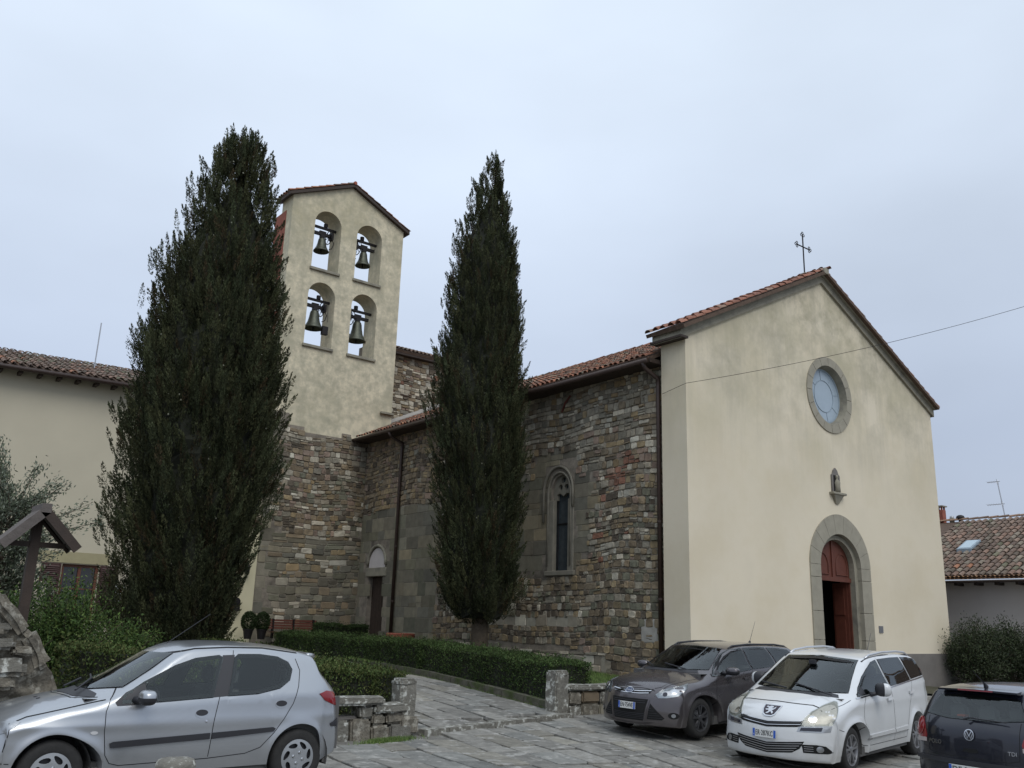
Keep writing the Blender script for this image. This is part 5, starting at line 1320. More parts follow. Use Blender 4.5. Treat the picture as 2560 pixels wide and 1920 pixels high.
    def finish(s):
        mb = MB().add(s.V, s.F); o = mb.build('body', s.paint, s.root, smooth=True, local=True)
        bm = bmesh.new(); bm.from_mesh(o.data)
        for P3, dd, sg, bd in s.cuts:
            pp = [Vector((p.x, p.y*sg, p.z)) for p in P3]; a, b, di = s.basis(dd); q = [Vector((p.dot(a), p.dot(b))) for p in pp]; n = len(q)
            ar_ = sum(q[i].x*q[(i+1) % n].y-q[(i+1) % n].x*q[i].y for i in range(n)); sgn = 1 if ar_ > 0 else -1
            ins = []
            for i in range(n):
                e1 = (q[i]-q[i-1]).normalized(); e2 = (q[(i+1) % n]-q[i]).normalized(); n1 = Vector((-e1.y, e1.x))*sgn; n2 = Vector((-e2.y, e2.x))*sgn
                m_ = (n1+n2); m_ = m_.normalized()/max(.5, math.sqrt((1+n1.dot(n2))/2)); ins.append(q[i]+m_*bd*.55)
            il = [(p.x, p.y) for p in ins]
            x0, x1 = min(p.x for p in q)-.1, max(p.x for p in q)+.1; y0, y1 = min(p.y for p in q)-.1, max(p.y for p in q)+.1
            def cand(f):
                c = f.calc_center_median()
                if c.z < .75: return False
                if f.normal.dot(di) > -.12: return False
                if abs(di.y) > .5 and c.y*di.y > 0: return False
                if abs(di.x) > .5 and (c.x-s.sp['xmid'])*di.x > 0: return False
                return x0 < c.dot(a) < x1 and y0 < c.dot(b) < y1
            bm.normal_update()
            for i in range(n):
                fs = [f for f in bm.faces if cand(f)]
                geom = list({e for f in fs for e in f.edges})+list({v for f in fs for v in f.verts})+fs
                u, v = ins[i], ins[(i+1) % n]; e = (v-u).normalized(); nn = a*(-e.y)+b*e.x; co = a*u.x+b*u.y
                bmesh.ops.bisect_plane(bm, geom=geom, dist=1e-5, plane_co=co, plane_no=nn)
            dl = [f for f in bm.faces if cand(f) and pip(f.calc_center_median().dot(a), f.calc_center_median().dot(b), il)]
            bmesh.ops.delete(bm, geom=dl, context='FACES')
        bmesh.ops.delete(bm, geom=[v for v in bm.verts if not v.link_faces], context='VERTS')
        bm.to_mesh(o.data); bm.free(); o.data.polygons.foreach_set('use_smooth', np.ones(len(o.data.polygons), bool)); o.data.set_sharp_from_angle(angle=math.radians(38))
        # underside, wheel wells, floor
        sp = s.sp; u = MB(); W = sp['hw']
        u.box((sp['x0']+.28, -W*.8, .22), (-sp['ar']-.02, W*.9, .30)); u.box((sp['ar'], -W*.92, .19), (sp['wb']-sp['ar'], W*.92, .32)); u.box((sp['wb']+sp['ar'], -W*.72, .20), (sp['x1']-.60, W*.72, .32))
        u.box((-sp['ar'], -.5, .25), (sp['ar'], .5, .45)); u.box((sp['wb']-sp['ar'], -.5, .25), (sp['wb']+sp['ar'], .5, .6))
        for xw in (0, sp['wb']):
            for sg in (-1, 1):
                R_ = sp['ar']+.01; n = 16; V = [(xw+R_*math.cos(PI*i/n*1.16-.25), sg*y, sp['wr']+R_*math.sin(PI*i/n*1.16-.25)) for i in range(n+1) for y in (.50, W-.035)]
                u.add(V, [[2*i, 2*i+1, 2*i+3, 2*i+2] for i in range(n)]); u.add([V[2*i] for i in range(n+1)], [list(range(n+1))])
        u.build('underbody', m_int, s.root, local=True)
    def interior(s, seats, cow, belt=.9, wheel=None):
        W = s.sp['hw']; fl = MB(); fl.box((-.45, -W*.85, .30), (s.sp['wb']-.35, W*.85, .36)); x, z = cow
        fl.add([(x+.15, -W*.82, z-.02), (x+.15, W*.82, z-.02), (x-.42, W*.80, z-.03), (x-.42, -W*.80, z-.03), (x-.50, -W*.8, z-.35), (x-.50, W*.8, z-.35), (x+.15, -W*.82, .4), (x+.15, W*.82, .4)], [[0, 1, 2, 3], [3, 2, 5, 4], [0, 6, 7, 1]])
        for sg in (-1, 1): fl.add([(-.5, sg*(W-.11), .35), (x-.3, sg*(W-.11), .35), (x-.3, sg*(W-.11), belt-.03), (-.5, sg*(W-.11), belt-.0)], [[0, 1, 2, 3]])
        fl.build('cabin_trim', m_int, s.root, local=True)
        for (x_, ys, zt) in seats:
            for y in ys:
                se = MB(); w_ = .25
                def rb(a, b, lean=0):
                    bm = bmesh.new(); bmesh.ops.create_cube(bm, size=1)
                    for v in bm.verts: v.co = Vector((a[0]+(v.co.x+.5)*(b[0]-a[0]), a[1]+(v.co.y+.5)*(b[1]-a[1]), a[2]+(v.co.z+.5)*(b[2]-a[2]))); v.co.x -= lean*(v.co.z-a[2])
                    bmesh.ops.bevel(bm, geom=bm.edges[:], offset=.035, segments=3, affect='EDGES')
                    se.add([v.co.copy() for v in bm.verts], [[v.index for v in f.verts] for f in bm.faces]) if not bm.verts.index_update() else None; bm.free()
                rb((x_-.02, y-w_, .42), (x_+.5, y+w_, .60)); rb((x_-.12, y-w_, .5), (x_+.02, y+w_, zt), .28); rb((x_-.10-.28*(zt-.5), y-.13, zt+.03), (x_-.02-.28*(zt-.5), y+.13, zt+.22), .1)
                se.build('seat', m_seat, s.root, smooth=True, angle=50, local=True)
        if wheel:
            x_, y, z_ = wheel; t = MB(); t.tube([(x_+.18*math.sin(a)*.35, y+.18*math.cos(a), z_+.18*math.sin(a)*.93) for a in [2*PI*i/22 for i in range(23)]], .014, 6, cap=False); t.tube([(x_, y-.17, z_), (x_, y+.17, z_)], .02, 6); t.build('steering_wheel', m_trim, s.root, smooth=True, local=True)
    def wheels(s, style, steer=0):
        sp = s.sp; r = sp['wr']; tw = sp.get('tw', .19)
        for xw in (0, sp['wb']):
            for sg in (1, -1):
                y = sg*(sp['hw']-.035); w = empty_child('wheel', s.root, (xw, y, r)); 
                if xw > 0: w.rotation_euler = (0, 0, math.radians(steer))
                # local: axle along Y, outward = +Y*sg
                rr_ = sp['rim']
                pr = [(rr_, 0), (rr_+.01, .004), (r-.045, .006), (r-.02, -.004), (r, -.035), (r, -tw+.035), (r-.03, -tw), (rr_, -tw)]
                MB().lathe([(a, b*sg) for a, b in pr], (0, 0, 0), 40, 'Y').build('tyre', m_rub, w, smooth=True, angle=50, local=True)
                for rg in (r-.006,): pass
                m_rim = sp['rimmat']
                if style == 'cover':      # plastic cover with oval holes
                    def dish(q): return (.004+.016*(1-(q/rr_)**2))
                    outer = arc(0, 0, rr_*.985, 0, 2*PI, 48)[:-1]; holes = []
                    nh = 7
                    for k in range(nh):
                        a = 2*PI*k/nh+.2; c_ = (rr_*.70*math.cos(a), rr_*.70*math.sin(a)); tx, tz = -math.sin(a+.35), math.cos(a+.35)
                        holes.append([(c_[0]+tx*.052*math.cos(t)-tz*.024*math.sin(t)*(1+.25*math.cos(t)), c_[1]+tz*.052*math.cos(t)+tx*.024*math.sin(t)*(1+.25*math.cos(t))) for t in [2*PI*i/14 for i in range(14)]])
                    plate(outer, holes, lambda u, v, d: (u, sg*(dish(math.hypot(u, v))-d), v), 0, .012, m_rim, 'wheel_cover', None)
                    o = bpy.data.objects[-1] if False else None
                    ob = [q for q in bpy.data.objects if q.name.startswith('wheel_cover') and q.parent is None][0]; ob.parent = w
                    MB().lathe([(0, 0), (rr_, 0)], (0, -.03*sg, 0), 24, 'Y').build('hub', m_trim, w, local=True)
                    for k in range(4): a = 2*PI*k/4+.3; MB().lathe([(.016, -.02*1), (.016, .004), (.010, .010), (0, .010)], (.055*math.cos(a), .018*sg, .055*math.sin(a)), 8, 'Y').build('wheel_bolt', m_chrome, w, local=True)
                else:
                    MB().lathe([(a, b*sg) for a, b in ((rr_, .006), (rr_-.016, .004), (rr_-.024, -.02), (rr_-.03, -.11))], (0, 0, 0), 36, 'Y').build('rim', m_rim, w, smooth=True, angle=40, local=True)
                    MB().lathe([(0, 0), (rr_-.03, 0)], (0, -.085*sg, 0), 24, 'Y').build('hub', m_trim, w, local=True)
                    MB().lathe([(0, 0), (.12, 0), (.12, -.02)], (0, -.07*sg, 0), 24, 'Y').build('brake_disc', m_alu, w, local=True)
                    sp_ = MB(); ns = 5
                    for k in range(ns):
                        for da in ((-.20, .20) if style == 'double' else (0,)):
                            a = 2*PI*k/ns+.3+da; a2 = 2*PI*k/ns+.3+da*.35; w1, w2 = (.013, .016) if style == 'double' else (.036, .03)
                            d1 = Vector((math.cos(a2), 0, math.sin(a2))); d2 = Vector((math.cos(a), 0, math.sin(a))); n1 = Vector((-d1.z, 0, d1.x)); n2 = Vector((-d2.z, 0, d2.x)); yy = Vector((0, sg, 0))
                            p1, p2 = d1*.035, d2*(rr_-.018)
                            V = [p1-n1*w1+yy*-.004, p1+n1*w1-yy*.004, p2+n2*w2+yy*0, p2-n2*w2]; V += [v-yy*.03 for v in V]
                            sp_.add(V, [[0, 1, 2, 3], [0, 4, 5, 1], [2, 6, 7, 3], [1, 5, 6, 2], [3, 7, 4, 0]])
                    sp_.lathe([(0, .002*sg), (.04, .0), (.055, -.006*sg), (.058, -.03*sg)], (0, 0, 0), 20, 'Y')
                    sp_.build('spoke_set', m_rim, w, local=True)
    def plate_(s, c, size, txt, right, up, style, parent=None):
        """number plate: white field, blue bands, lettering"""
        right = Vector(right).normalized(); up = Vector(up).normalized(); n = right.cross(up); c = Vector(c); W, H = size
        def quad(u0, u1, v0, v1, o0, o1, mat, name, par):
            V = [c+right*u+up*v+n*o for o in (o0, o1) for u, v in ((u0, v0), (u1, v0), (u1, v1), (u0, v1))]
            return MB().add(V, [[3, 2, 1, 0], [4, 5, 6, 7], [0, 1, 5, 4], [1, 2, 6, 5], [2, 3, 7, 6], [3, 0, 4, 7]]).build(name, mat, par, local=True)
        pl = quad(-W/2, W/2, -H/2, H/2, 0, .008, m_plate, 'number_plate', s.root)
        bw = .036
        b1 = quad(-W/2+.002, -W/2+bw, -H/2+.002, H/2-.002, .008, .0095, m_blue, 'blue_band', pl)
        quad(W/2-bw, W/2-.002, -H/2+.002, H/2-.002, .008, .0095, m_blue, 'blue_band', pl)
        text(txt, H*.92, m_ink, pl, c+n*.0095, right, up, fit=W-.095)
        text('I', H*.32, m_plate, pl, c+n*.010-right*(W/2-bw/2)-up*H*.26, right, up)
    def mirror(s, c, rad, cap_mat, low_mat, arm=(.08, 0, -.04), split='z'):
        for sg in (1, -1):
            n, m_ = 18, 12; V = []; F = []
            for j in range(m_+1):
                ph = PI*j/m_-PI/2
                for i in range(n):
                    th = 2*PI*i/n; e = .72
                    cc = lambda v: math.copysign(abs(v)**e, v)
                    V.append((c[0]+rad[0]*cc(math.cos(ph))*cc(math.cos(th)), sg*(c[1]+rad[1]*cc(math.cos(ph))*cc(math.sin(th))), c[2]+rad[2]*cc(math.sin(ph))))
            F = [[j*n+i, j*n+(i+1) % n, (j+1)*n+(i+1) % n, (j+1)*n+i] for j in range(m_) for i in range(n)]
            up = [f for f in F if (sum(V[q][2] for q in f)/4 > c[2]-rad[2]*.05 if split == 'z' else (sum(V[q][1]*sg for q in f)/4 > c[1]+rad[1]*.25))]; lo = [f for f in F if f not in up]
            hs = MB().add(V, lo).build('wing_mirror', low_mat, s.root, smooth=True, local=True)
            mc = MB().add(V, up).build('mirror_cap', cap_mat, hs, smooth=True, local=True)
            for o_ in (hs, mc):
                bm = bmesh.new(); bm.from_mesh(o_.data); bmesh.ops.delete(bm, geom=[v for v in bm.verts if not v.link_faces], context='VERTS'); bmesh.ops.remove_doubles(bm, verts=bm.verts, dist=1e-4); bm.to_mesh(o_.data); bm.free()
            hit, nn = s.cast((c[0]+arm[0], sg*.8, c[2]+arm[2]), (0, -sg, 0))
            MB().tube([hit, (c[0], sg*(c[1]-rad[1]*.5), c[2]-rad[2]*.5)], [.035, .03], 8).build('mirror_arm', low_mat, hs, smooth=True, local=True)
def empty_child(name, parent, loc):
    o = bpy.data.objects.new(name, None); COL.objects.link(o); o.parent = parent; o.location = loc; o.empty_display_size = .2; return o

# ------------------------------------------------------------------ silver hatchback
silver = paint('silver_paint', (.40, .415, .435), .75, .30, .35)
S1 = dict(wb=2.442, wr=.291, ar=.345, rim=.187, tw=.175, hw=.826, x0=-.60, x1=3.20, xmid=1.2, rimmat=M('wheel_cover_silver', (.33, .34, .35), .45, metal=.5, var=.12, bump=0),
 W=T((-.6, .75), (-.5, .775), (-.3, .80), (.2, .818), (1, .826), (2, .82), (2.6, .81), (3.2, .77)),
 zb=T((-.6, .46), (-.596, .38), (-.58, .32), (-.5, .29), (-.35, .25), (.4, .245), (2.0, .235), (2.8, .22), (3.05, .20), (3.17, .215), (3.195, .28), (3.2, .36)),
 zs=T((-.6, .92), (0, .93), (.5, .915), (1, .89), (1.6, .865), (2.0, .84), (2.5, .77), (3.2, .68)),
 zt=T((-.60, .56), (-.597, .66), (-.588, .74), (-.578, .82), (-.56, .90), (-.52, .985), (-.40, 1.10), (-.26, 1.225), (-.20, 1.35), (-.10, 1.39), (.1, 1.43), (.5, 1.468), (.9, 1.478), (1.15, 1.465), (1.35, 1.41), (1.7, 1.215), (2.08, 1.015), (2.16, .985), (2.4, .945), (2.7, .88), (2.95, .80), (3.08, .73), (3.15, .66), (3.19, .57), (3.2, .50)),
 crown=T((-.6, .05), (-.3, .06), (.1, .10), (.8, .11), (1.3, .10), (2.1, .09), (2.6, .10), (3.2, .06)), fil=T((-.6, .10), (-.2, .07), (0, .07), (1.3, .06), (2.0, .05), (2.3, .08), (3.2, .1)),
 tum=.40, front=(.36, 2.4, 2.80, 3.2), rear=(.25, 5, -.15, -.6), wsk=.16, wsx=(1.35, 2.1), flare=.016, crease=[(.70, .006, .05)],
 xf=lambda y, z: 3.2, xr=lambda y, z: -.6)
c1 = Car('parked_car', 'silver five door hatchback parked side on at the left, with black side moulding', (4.815, 10.412, -.050, 178.97, .29, .18), S1, silver)
c1.window('side_window', [(1.88, .885), (1.86, .96), (1.66, 1.085), (1.36, 1.235), (1.15, 1.305), (.90, 1.335), (.855, 1.31), (.93, 1.10), (.985, .925), (1.5, .895)], 'side', mirror=True)
c1.window('side_window', [(.83, .935), (.78, 1.12), (.735, 1.31), (.69, 1.345), (.45, 1.345), (.25, 1.32), (.13, 1.265), (.09, 1.19), (.13, 1.08), (.25, 1.0), (.50, .95)], 'side', mirror=True)
c1.decal('mirror_triangle', [(1.92, .868), (1.94, .90), (1.84, .985), (1.66, 1.07), (1.63, .885), (1.78, .872)], 'side', m_trim, mirror=True, off=.006)
c1.decal('b_pillar', [(.985, .925), (.93, 1.10), (.86, 1.335), (.73, 1.34), (.78, 1.12), (.83, .935)], 'side', m_trim, mirror=True, off=.0035)
c1.window('windscreen', [(-.62, 1.03), (-.50, 1.35), (.50, 1.35), (.62, 1.03), (.3, 1.0), (-.3, 1.0)], 'front', border=.045)
c1.window('rear_window', [(-.52, 1.03), (-.46, 1.27), (.46, 1.27), (.52, 1.03)], 'rear', border=.03)
c1.seam([(.74, 1.385), (.77, 1.23), (.92, .92), (.965, .70), (.99, .36)])
c1.seam([(1.40, 1.33), (1.66, 1.17), (1.88, 1.04), (1.98, .93), (2.02, .82), (2.02, .65), (1.99, .43), (1.94, .355), (1.85, .33), (.99, .345), (.60, .37), (.44, .42), (.30, .56), (.20, .69), (.10, .84), (.03, 1.02), (.0, 1.18), (.04, 1.30)])
c1.seam([(1.45, 1.34), (1.15, 1.40), (.8, 1.415), (.4, 1.41), (.0, 1.36)], w=.012, name='roof_gutter')
c1.seam([(2.02, .925), (2.35, .86), (2.7, .79), (2.84, .735)]); c1.seam([(2.83, .72), (2.86, .50)]); c1.seam([(2.8, .40), (3.0, .41)])
c1.seam([(2.06, .37), (2.0, .375)])
c1.seam([(-.42, .60), (-.58, .62)])
for seg in ([(1.95, .495), (1.96, .535), (1.93, .548), (.995, .588), (.995, .530), (1.92, .492)], [(.975, .530), (.975, .588), (.32, .615), (.29, .60), (.31, .570)]): c1.decal('side_moulding', seg, 'side', m_trim, off=.016, thick=.02, mirror=True)
def ell(cx, cz, a, b, n=16, rot=0): return [(cx+a*math.cos(t)*math.cos(rot)-b*math.sin(t)*math.sin(rot), cz+a*math.cos(t)*math.sin(rot)+b*math.sin(t)*math.cos(rot)) for t in [2*PI*i/n for i in range(n)]]
for x, z in ((1.095, .775), (.235, .84)):
    for o in c1.decal('door_handle', ell(x, z, .068, .042), 'side', silver, off=.004, mirror=True): pass
    c1.decal('door_handle', ell(x, z+.008, .062, .030), 'side', m_trim, off=.008, mirror=True)
c1.decal('door_lock', ell(1.045, .70, .011, .013, 10), 'side', m_chrome, off=.006)
c1.decal('side_indicator', ell(2.11, .635, .035, .016, 12), 'side', m_lensw, off=.008, mirror=True)
c1.decal('tail_light', [(-.24, .935), (-.34, .965), (-.47, .945), (-.53, .88), (-.54, .80), (-.44, .815), (-.31, .865)], 'side', m_red, off=.008, mirror=True, bulge=.006, d=(.35, -1, 0))
c1.decal('bumper_corner', [(-.40, .62), (-.50, .665), (-.60, .68), (-.62, .60), (-.50, .585), (-.42, .59)], 'side', m_trim, off=.014, mirror=True, d=(.35, -1, 0))
c1.decal('headlight', [(2.80, .75), (2.90, .765), (3.1, .73), (3.2, .68), (3.1, .62), (2.92, .66), (2.83, .71)], 'side', m_refl, off=.006, mirror=True, d=(-.6, -1, 0))
c1.decal('cowl_panel', [(2.10, -.60), (2.25, -.40), (2.31, 0), (2.25, .40), (2.10, .60), (2.06, .52), (2.13, 0), (2.06, -.52)], 'top', m_trim, off=.004)
for y in (.22, .10): c1.decal('washer_jet', ell(2.52, y, .018, .012, 8), 'top', m_trim, off=.006)
MB().tube([(2.22, .35, .995), (2.0, .0, 1.085), (1.95, -.25, 1.11)], .010, 6).build('wiper', m_trim, c1.root, local=True)
MB().tube([(2.2, -.25, .995), (1.98, -.5, 1.06)], .010, 6).build('wiper', m_trim, c1.root, local=True)
c1.strip('bonnet_gap', [(2.07, .62), (2.28, .45), (2.36, 0), (2.28, -.45), (2.07, -.62)], 'top', .012, m_seam)
MB().tube([(-.16, .5, 1.33), (-.27, .42, 1.325), (-.29, 0, 1.335), (-.27, -.42, 1.325), (-.16, -.5, 1.33)], .028, 8).build('roof_spoiler', silver, c1.root, smooth=True, local=True)
MB().tube([(1.33, .0, 1.40), (1.28, .0, 1.42)], .018, 8).build('antenna_base', m_trim, c1.root, local=True)
MB().tube([(1.31, 0, 1.41), (.82, 0, 1.76)], [.005, .003], 5).build('antenna', m_trim, c1.root, local=True)
c1.mirror((1.69, .94, .95), (.078, .115, .072), silver, m_trim, arm=(.07, 0, -.03))
c1.interior([(.85, (-.36, .36), .98), (-.05, (-.36, .36), .95)], (2.05, .95), .9, (1.45, .36, .92))
c1.wheels('cover'); c1.finish()

# ------------------------------------------------------------------ grey estate
grey = paint('grey_brown_paint', (.088, .078, .083), .6, .26, .30)
xf2 = lambda y, z: 3.52-.34*abs(y/.91)**2.5-.35*max(0, z-.6)
S2 = dict(wb=2.648, wr=.318, ar=.37, rim=.215, tw=.2, hw=.90, x0=-.90, x1=3.50, xmid=1., rimmat=M('dark_alloy', (.14, .14, .145), .45, metal=.8, var=.15, bump=0),
 W=T((-.9, .83), (-.5, .87), (0, .892), (1, .90), (2.2, .90), (2.9, .885), (3.5, .83)),
 zb=T((-.9, .42), (-.75, .30), (-.4, .25), (2.2, .23), (3.1, .19), (3.40, .185), (3.475, .20), (3.495, .27), (3.5, .33)),
 zs=T((-.9, 1.02), (0, 1.02), (1., .985), (2., .93), (2.6, .87), (3.1, .78), (3.5, .68)),
 zt=T((-.90, .80), (-.88, .98), (-.80, 1.15), (-.66, 1.36), (-.58, 1.42), (-.3, 1.452), (.3, 1.478), (.9, 1.482), (1.25, 1.468), (1.5, 1.435), (1.7, 1.365), (2.1, 1.19), (2.42, 1.055), (2.52, 1.02), (2.8, .975), (3.1, .90), (3.3, .825), (3.41, .755), (3.455, .68), (3.485, .56), (3.5, .46)),
 crown=T((-.9, .05), (.5, .05), (1.5, .07), (2.4, .10), (2.9, .11), (3.3, .09), (3.5, .05)), fil=T((-.9, .1), (0, .07), (1.6, .06), (2.4, .06), (2.7, .09), (3.5, .10)),
 tum=.40, front=(.40, 2.4, 3.02, 3.5), rear=(.2, 2.6, -.45, -.9), wsk=.20, wsx=(1.5, 2.42), flare=.018, crease=[(.80, .010, .05), (.36, .008, .05)], xf=xf2, xr=lambda y, z: -.9)
c2 = Car('parked_car', 'dark grey brown estate car, leftmost of the three cars parked before the facade', (15.155, 11.667, .061, -175.79, 1.30, -1.23), S2, grey)
c2.window('side_window', [(2.24, .965), (2.12, 1.04), (1.92, 1.165), (1.68, 1.295), (1.45, 1.385), (1.14, 1.41), (1.12, 1.2), (1.07, 1.045), (1.65, 1.0)], 'side', mirror=True)
c2.window('side_window', [(1.02, 1.05), (1.07, 1.2), (1.09, 1.41), (.6, 1.42), (.40, 1.41), (.28, 1.24), (.24, 1.09), (.6, 1.07)], 'side', mirror=True)
c2.window('side_window', [(.19, 1.10), (.23, 1.24), (.34, 1.405), (0, 1.395), (-.38, 1.36), (-.50, 1.28), (-.42, 1.19), (0, 1.12)], 'side', mirror=True)
c2.window('windscreen', [(-.68, 1.06), (-.585, 1.25), (-.51, 1.395), (0, 1.42), (.51, 1.395), (.585, 1.25), (.68, 1.06), (.35, 1.05), (-.35, 1.05)], 'front', border=.05)
c2.window('rear_window', [(-.52, 1.10), (-.46, 1.36), (.46, 1.36), (.52, 1.10)], 'rear', border=.03)
c2.seam([(1.12, 1.43), (1.10, 1.2), (1.04, 1.0), (1.0, .8), (1.03, .30)]); c2.seam([(2.12, .97), (2.20, .86), (2.22, .6), (2.16, .34)]); c2.seam([(.20, 1.10), (.30, .85), (.36, .7), (.42, .5), (.48, .32)])
c2.decal('headlight', [(.52, .69), (.60, .755), (.72, .80), (.86, .835), (.93, .865), (.93, .80), (.90, .745), (.84, .68), (.70, .645), (.57, .64)], 'front', m_refl, mirror=True, off=.003, d=(-1, -.75, 0))
c2.decal('headlight_lens', [(.515, .688), (.60, .757), (.72, .802), (.86, .837), (.935, .867), (.935, .80), (.905, .745), (.84, .678), (.70, .642), (.568, .637)], 'front', g_lens, mirror=True, off=.014, thick=0, d=(-1, -.75, 0), bulge=.01)
c2.decal('headlight_bulb', ell(.66, .70, .035, .032, 12), 'front', m_smoke, mirror=True, off=.006, d=(-1, -.75, 0)); c2.decal('headlight_bulb', ell(.78, .74, .042, .038, 12), 'front', m_chrome, mirror=True, off=.007, d=(-1, -.75, 0))
c2.decal('upper_grille', [(-.42, .77), (-.30, .755), (0, .745), (.30, .755), (.42, .77), (.39, .70), (0, .675), (-.39, .70)], 'front', m_black, off=.002)
for zz, k in ((.735, 1), (.700, .93)): c2.strip('grille_bar', [(-.40*k, zz+.005), (-.2, zz-.008), (0, zz-.012), (.2, zz-.008), (.40*k, zz+.005)], 'front', .012, m_chrome, off=.012)
bd = c2.decal('badge', ell(0, .725, .085, .036, 20), 'front', M('oval_badge_blue', (.03, .05, .12), .2, var=0, bump=0), off=.022, thick=.02)[0]
c2.strip('badge_rim', ell(0, .725, .085, .036, 24), 'front', .008, m_chrome, closed=True, parent=bd, off=.024)
hit, nn = c2.cast((3.4, 0, .725), (-1, 0, 0)); text('Ford', .062, m_chrome, bd, hit+nn*.024, (0, 1, 0), nn.cross(Vector((0, 1, 0))), 'badge_lettering')
c2.decal('lower_grille', [(-.38, .61), (.38, .61), (.33, .40), (.30, .27), (-.30, .27), (-.33, .40)], 'front', m_black, off=.002)
for zz in (.58, .55, .38, .355, .33, .305): c2.strip('grille_bar', [(-.34, zz), (0, zz-.006), (.34, zz)], 'front', .010, m_trim, off=.008)
c2.decal('air_intake', [(.42, .55), (.64, .33), (.60, .30), (.37, .30)], 'front', m_black, mirror=True, off=.003)
for k in range(5): c2.strip('intake_slat', [(.40, .33+k*.035), (.61-k*.042, .33+k*.035)], 'front', .008, m_trim, off=.008); c2.strip('intake_slat', [(-.40, .33+k*.035), (-.61+k*.042, .33+k*.035)], 'front', .008, m_trim, off=.008)
c2.strip('chin_trim', [(-.62, .255), (-.30, .225), (0, .22), (.30, .225), (.62, .255)], 'front', .016, grey, off=.02)
for sg in (1, -1): c2.strip('intake_frame', [(.40, .60), (.355, .42), (.34, .27), (.64, .275)], 'front', .022, grey, off=.014, sg=sg)
c2.decal('fog_lamp', ell(.79, .375, .075, .05), 'front', m_black, mirror=True, off=.003, d=(-1, -.75, 0)); c2.decal('fog_lens', ell(.79, .375, .03, .03, 12), 'front', m_refl, mirror=True, off=.007, d=(-1, -.75, 0))
c2.seam([(.42, .78), (.50, .80), (.56, .90)], 'front'); c2.strip('bonnet_gap', [(3.33, -.45), (3.40, 0), (3.33, .45)], 'top', .010, m_seam)
c2.strip('bonnet_gap', [(3.22, .55), (2.9, .66), (2.5, .72)], 'top', .008, m_seam); c2.strip('bonnet_gap', [(3.22, -.55), (2.9, -.66), (2.5, -.72)], 'top', .008, m_seam)
c2.decal('cowl_panel', [(2.33, -.60), (2.47, -.40), (2.53, 0), (2.47, .40), (2.33, .60), (2.27, .55), (2.43, 0), (2.27, -.55)], 'top', m_trim, off=.003)
for a, b in (((2.44, .42, 1.065), (2.32, -.12, 1.13)), ((2.42, -.3, 1.07), (2.20, -.62, 1.12))): MB().tube([a, b], .011, 6).build('wiper', m_trim, c2.root, local=True)
for sg in (-1, 1): MB().tube([(1.42, sg*.60, 1.40), (1.30, sg*.60, 1.445), (.8, sg*.60, 1.468), (-.1, sg*.60, 1.455), (-.45, sg*.60, 1.42), (-.58, sg*.60, 1.37)], .016, 8).build('roof_rail', m_trim, c2.root, smooth=True, local=True)
MB().tube([(-.2, 0, 1.45), (-.22, 0, 1.49)], [.03, .015], 8).build('antenna_base', m_trim, c2.root, local=True); MB().tube([(-.21, 0, 1.48), (-.42, 0, 1.86)], [.005, .003], 5).build('antenna', m_trim, c2.root, local=True)
c2.mirror((1.86, .985, 1.05), (.085, .125, .068), grey, m_trim, arm=(.1, 0, -.03)); c2.decal('mirror_triangle', [(2.25, .96), (2.15, 1.01), (2.04, 1.07), (2.02, .98)], 'side', m_trim, mirror=True, off=.006)
hit, nn = c2.cast((3.4, 0, .495), (-1, 0, 0)); c2.plate_((hit.x+.02, 0, .495), (.36, .11), 'EN·754VE', (0, 1, 0), (-.05, 0, 1), 'it')
for z in (.95, .99): pass
c2.decal('door_handle', [(1.20, .90), (1.38, .89), (1.38, .925), (1.20, .935)], 'side', grey, off=.03, thick=.02, mirror=True); c2.decal('tail_light', [(-.60, .95), (-.80, .98), (-.86, 1.2), (-.72, 1.22), (-.6, 1.05)], 'side', m_red, off=.006, mirror=True, d=(.7, -1, 0))
c2.interior([(.85, (-.37, .37), 1.08), (-.1, (-.45, 0, .45), 1.02)], (2.3, 1.02), .98, (1.5, .37, 1.0))
c2.wheels('double'); c2.finish()

# ------------------------------------------------------------------ white people carrier
white = paint('white_paint', (.62, .63, .635), .0, .28, .50, (.36, .34, .30))
xf3 = lambda y, z: 3.65-.42*abs(y/.92)**2.5-.4*max(0, z-.6)
S3 = dict(wb=2.727, wr=.325, ar=.375, rim=.218, tw=.21, hw=.915, x0=-.87, x1=3.63, xmid=1., rimmat=M('grey_alloy', (.30, .30, .31), .4, metal=.8, var=.12, bump=0),
 W=T((-.87, .85), (-.5, .89), (0, .908), (1, .915), (2.2, .915), (2.9, .90), (3.63, .85)),
 zb=T((-.87, .42), (-.7, .30), (-.4, .25), (2.2, .24), (3.2, .19), (3.52, .175), (3.60, .19), (3.625, .26), (3.63, .33)),
 zs=T((-.87, 1.16), (0, 1.13), (1., 1.075), (2., 1.0), (2.7, .96), (3.2, .86), (3.63, .72)),
 zt=T((-.87, .90), (-.86, 1.05), (-.80, 1.22), (-.66, 1.50), (-.56, 1.575), (-.3, 1.605), (.3, 1.635), (.9, 1.632), (1.4, 1.605), (1.75, 1.53), (2.2, 1.34), (2.75, 1.085), (2.86, 1.055), (3.1, .985), (3.35, .895), (3.50, .81), (3.57, .73), (3.61, .61), (3.63, .48)),
 crown=T((-.87, .05), (.5, .05), (1.7, .07), (2.7, .10), (3.1, .12), (3.45, .10), (3.63, .05)), fil=T((-.87, .1), (0, .08), (1.8, .07), (2.7, .07), (3.0, .10), (3.63, .11)),
 tum=.36, front=(.44, 2.4, 3.10, 3.63), rear=(.16, 2.6, -.45, -.87), wsk=.24, wsx=(1.75, 2.75), flare=.022, crease=[(.92, .008, .05)], xf=xf3, xr=lambda y, z: -.87)
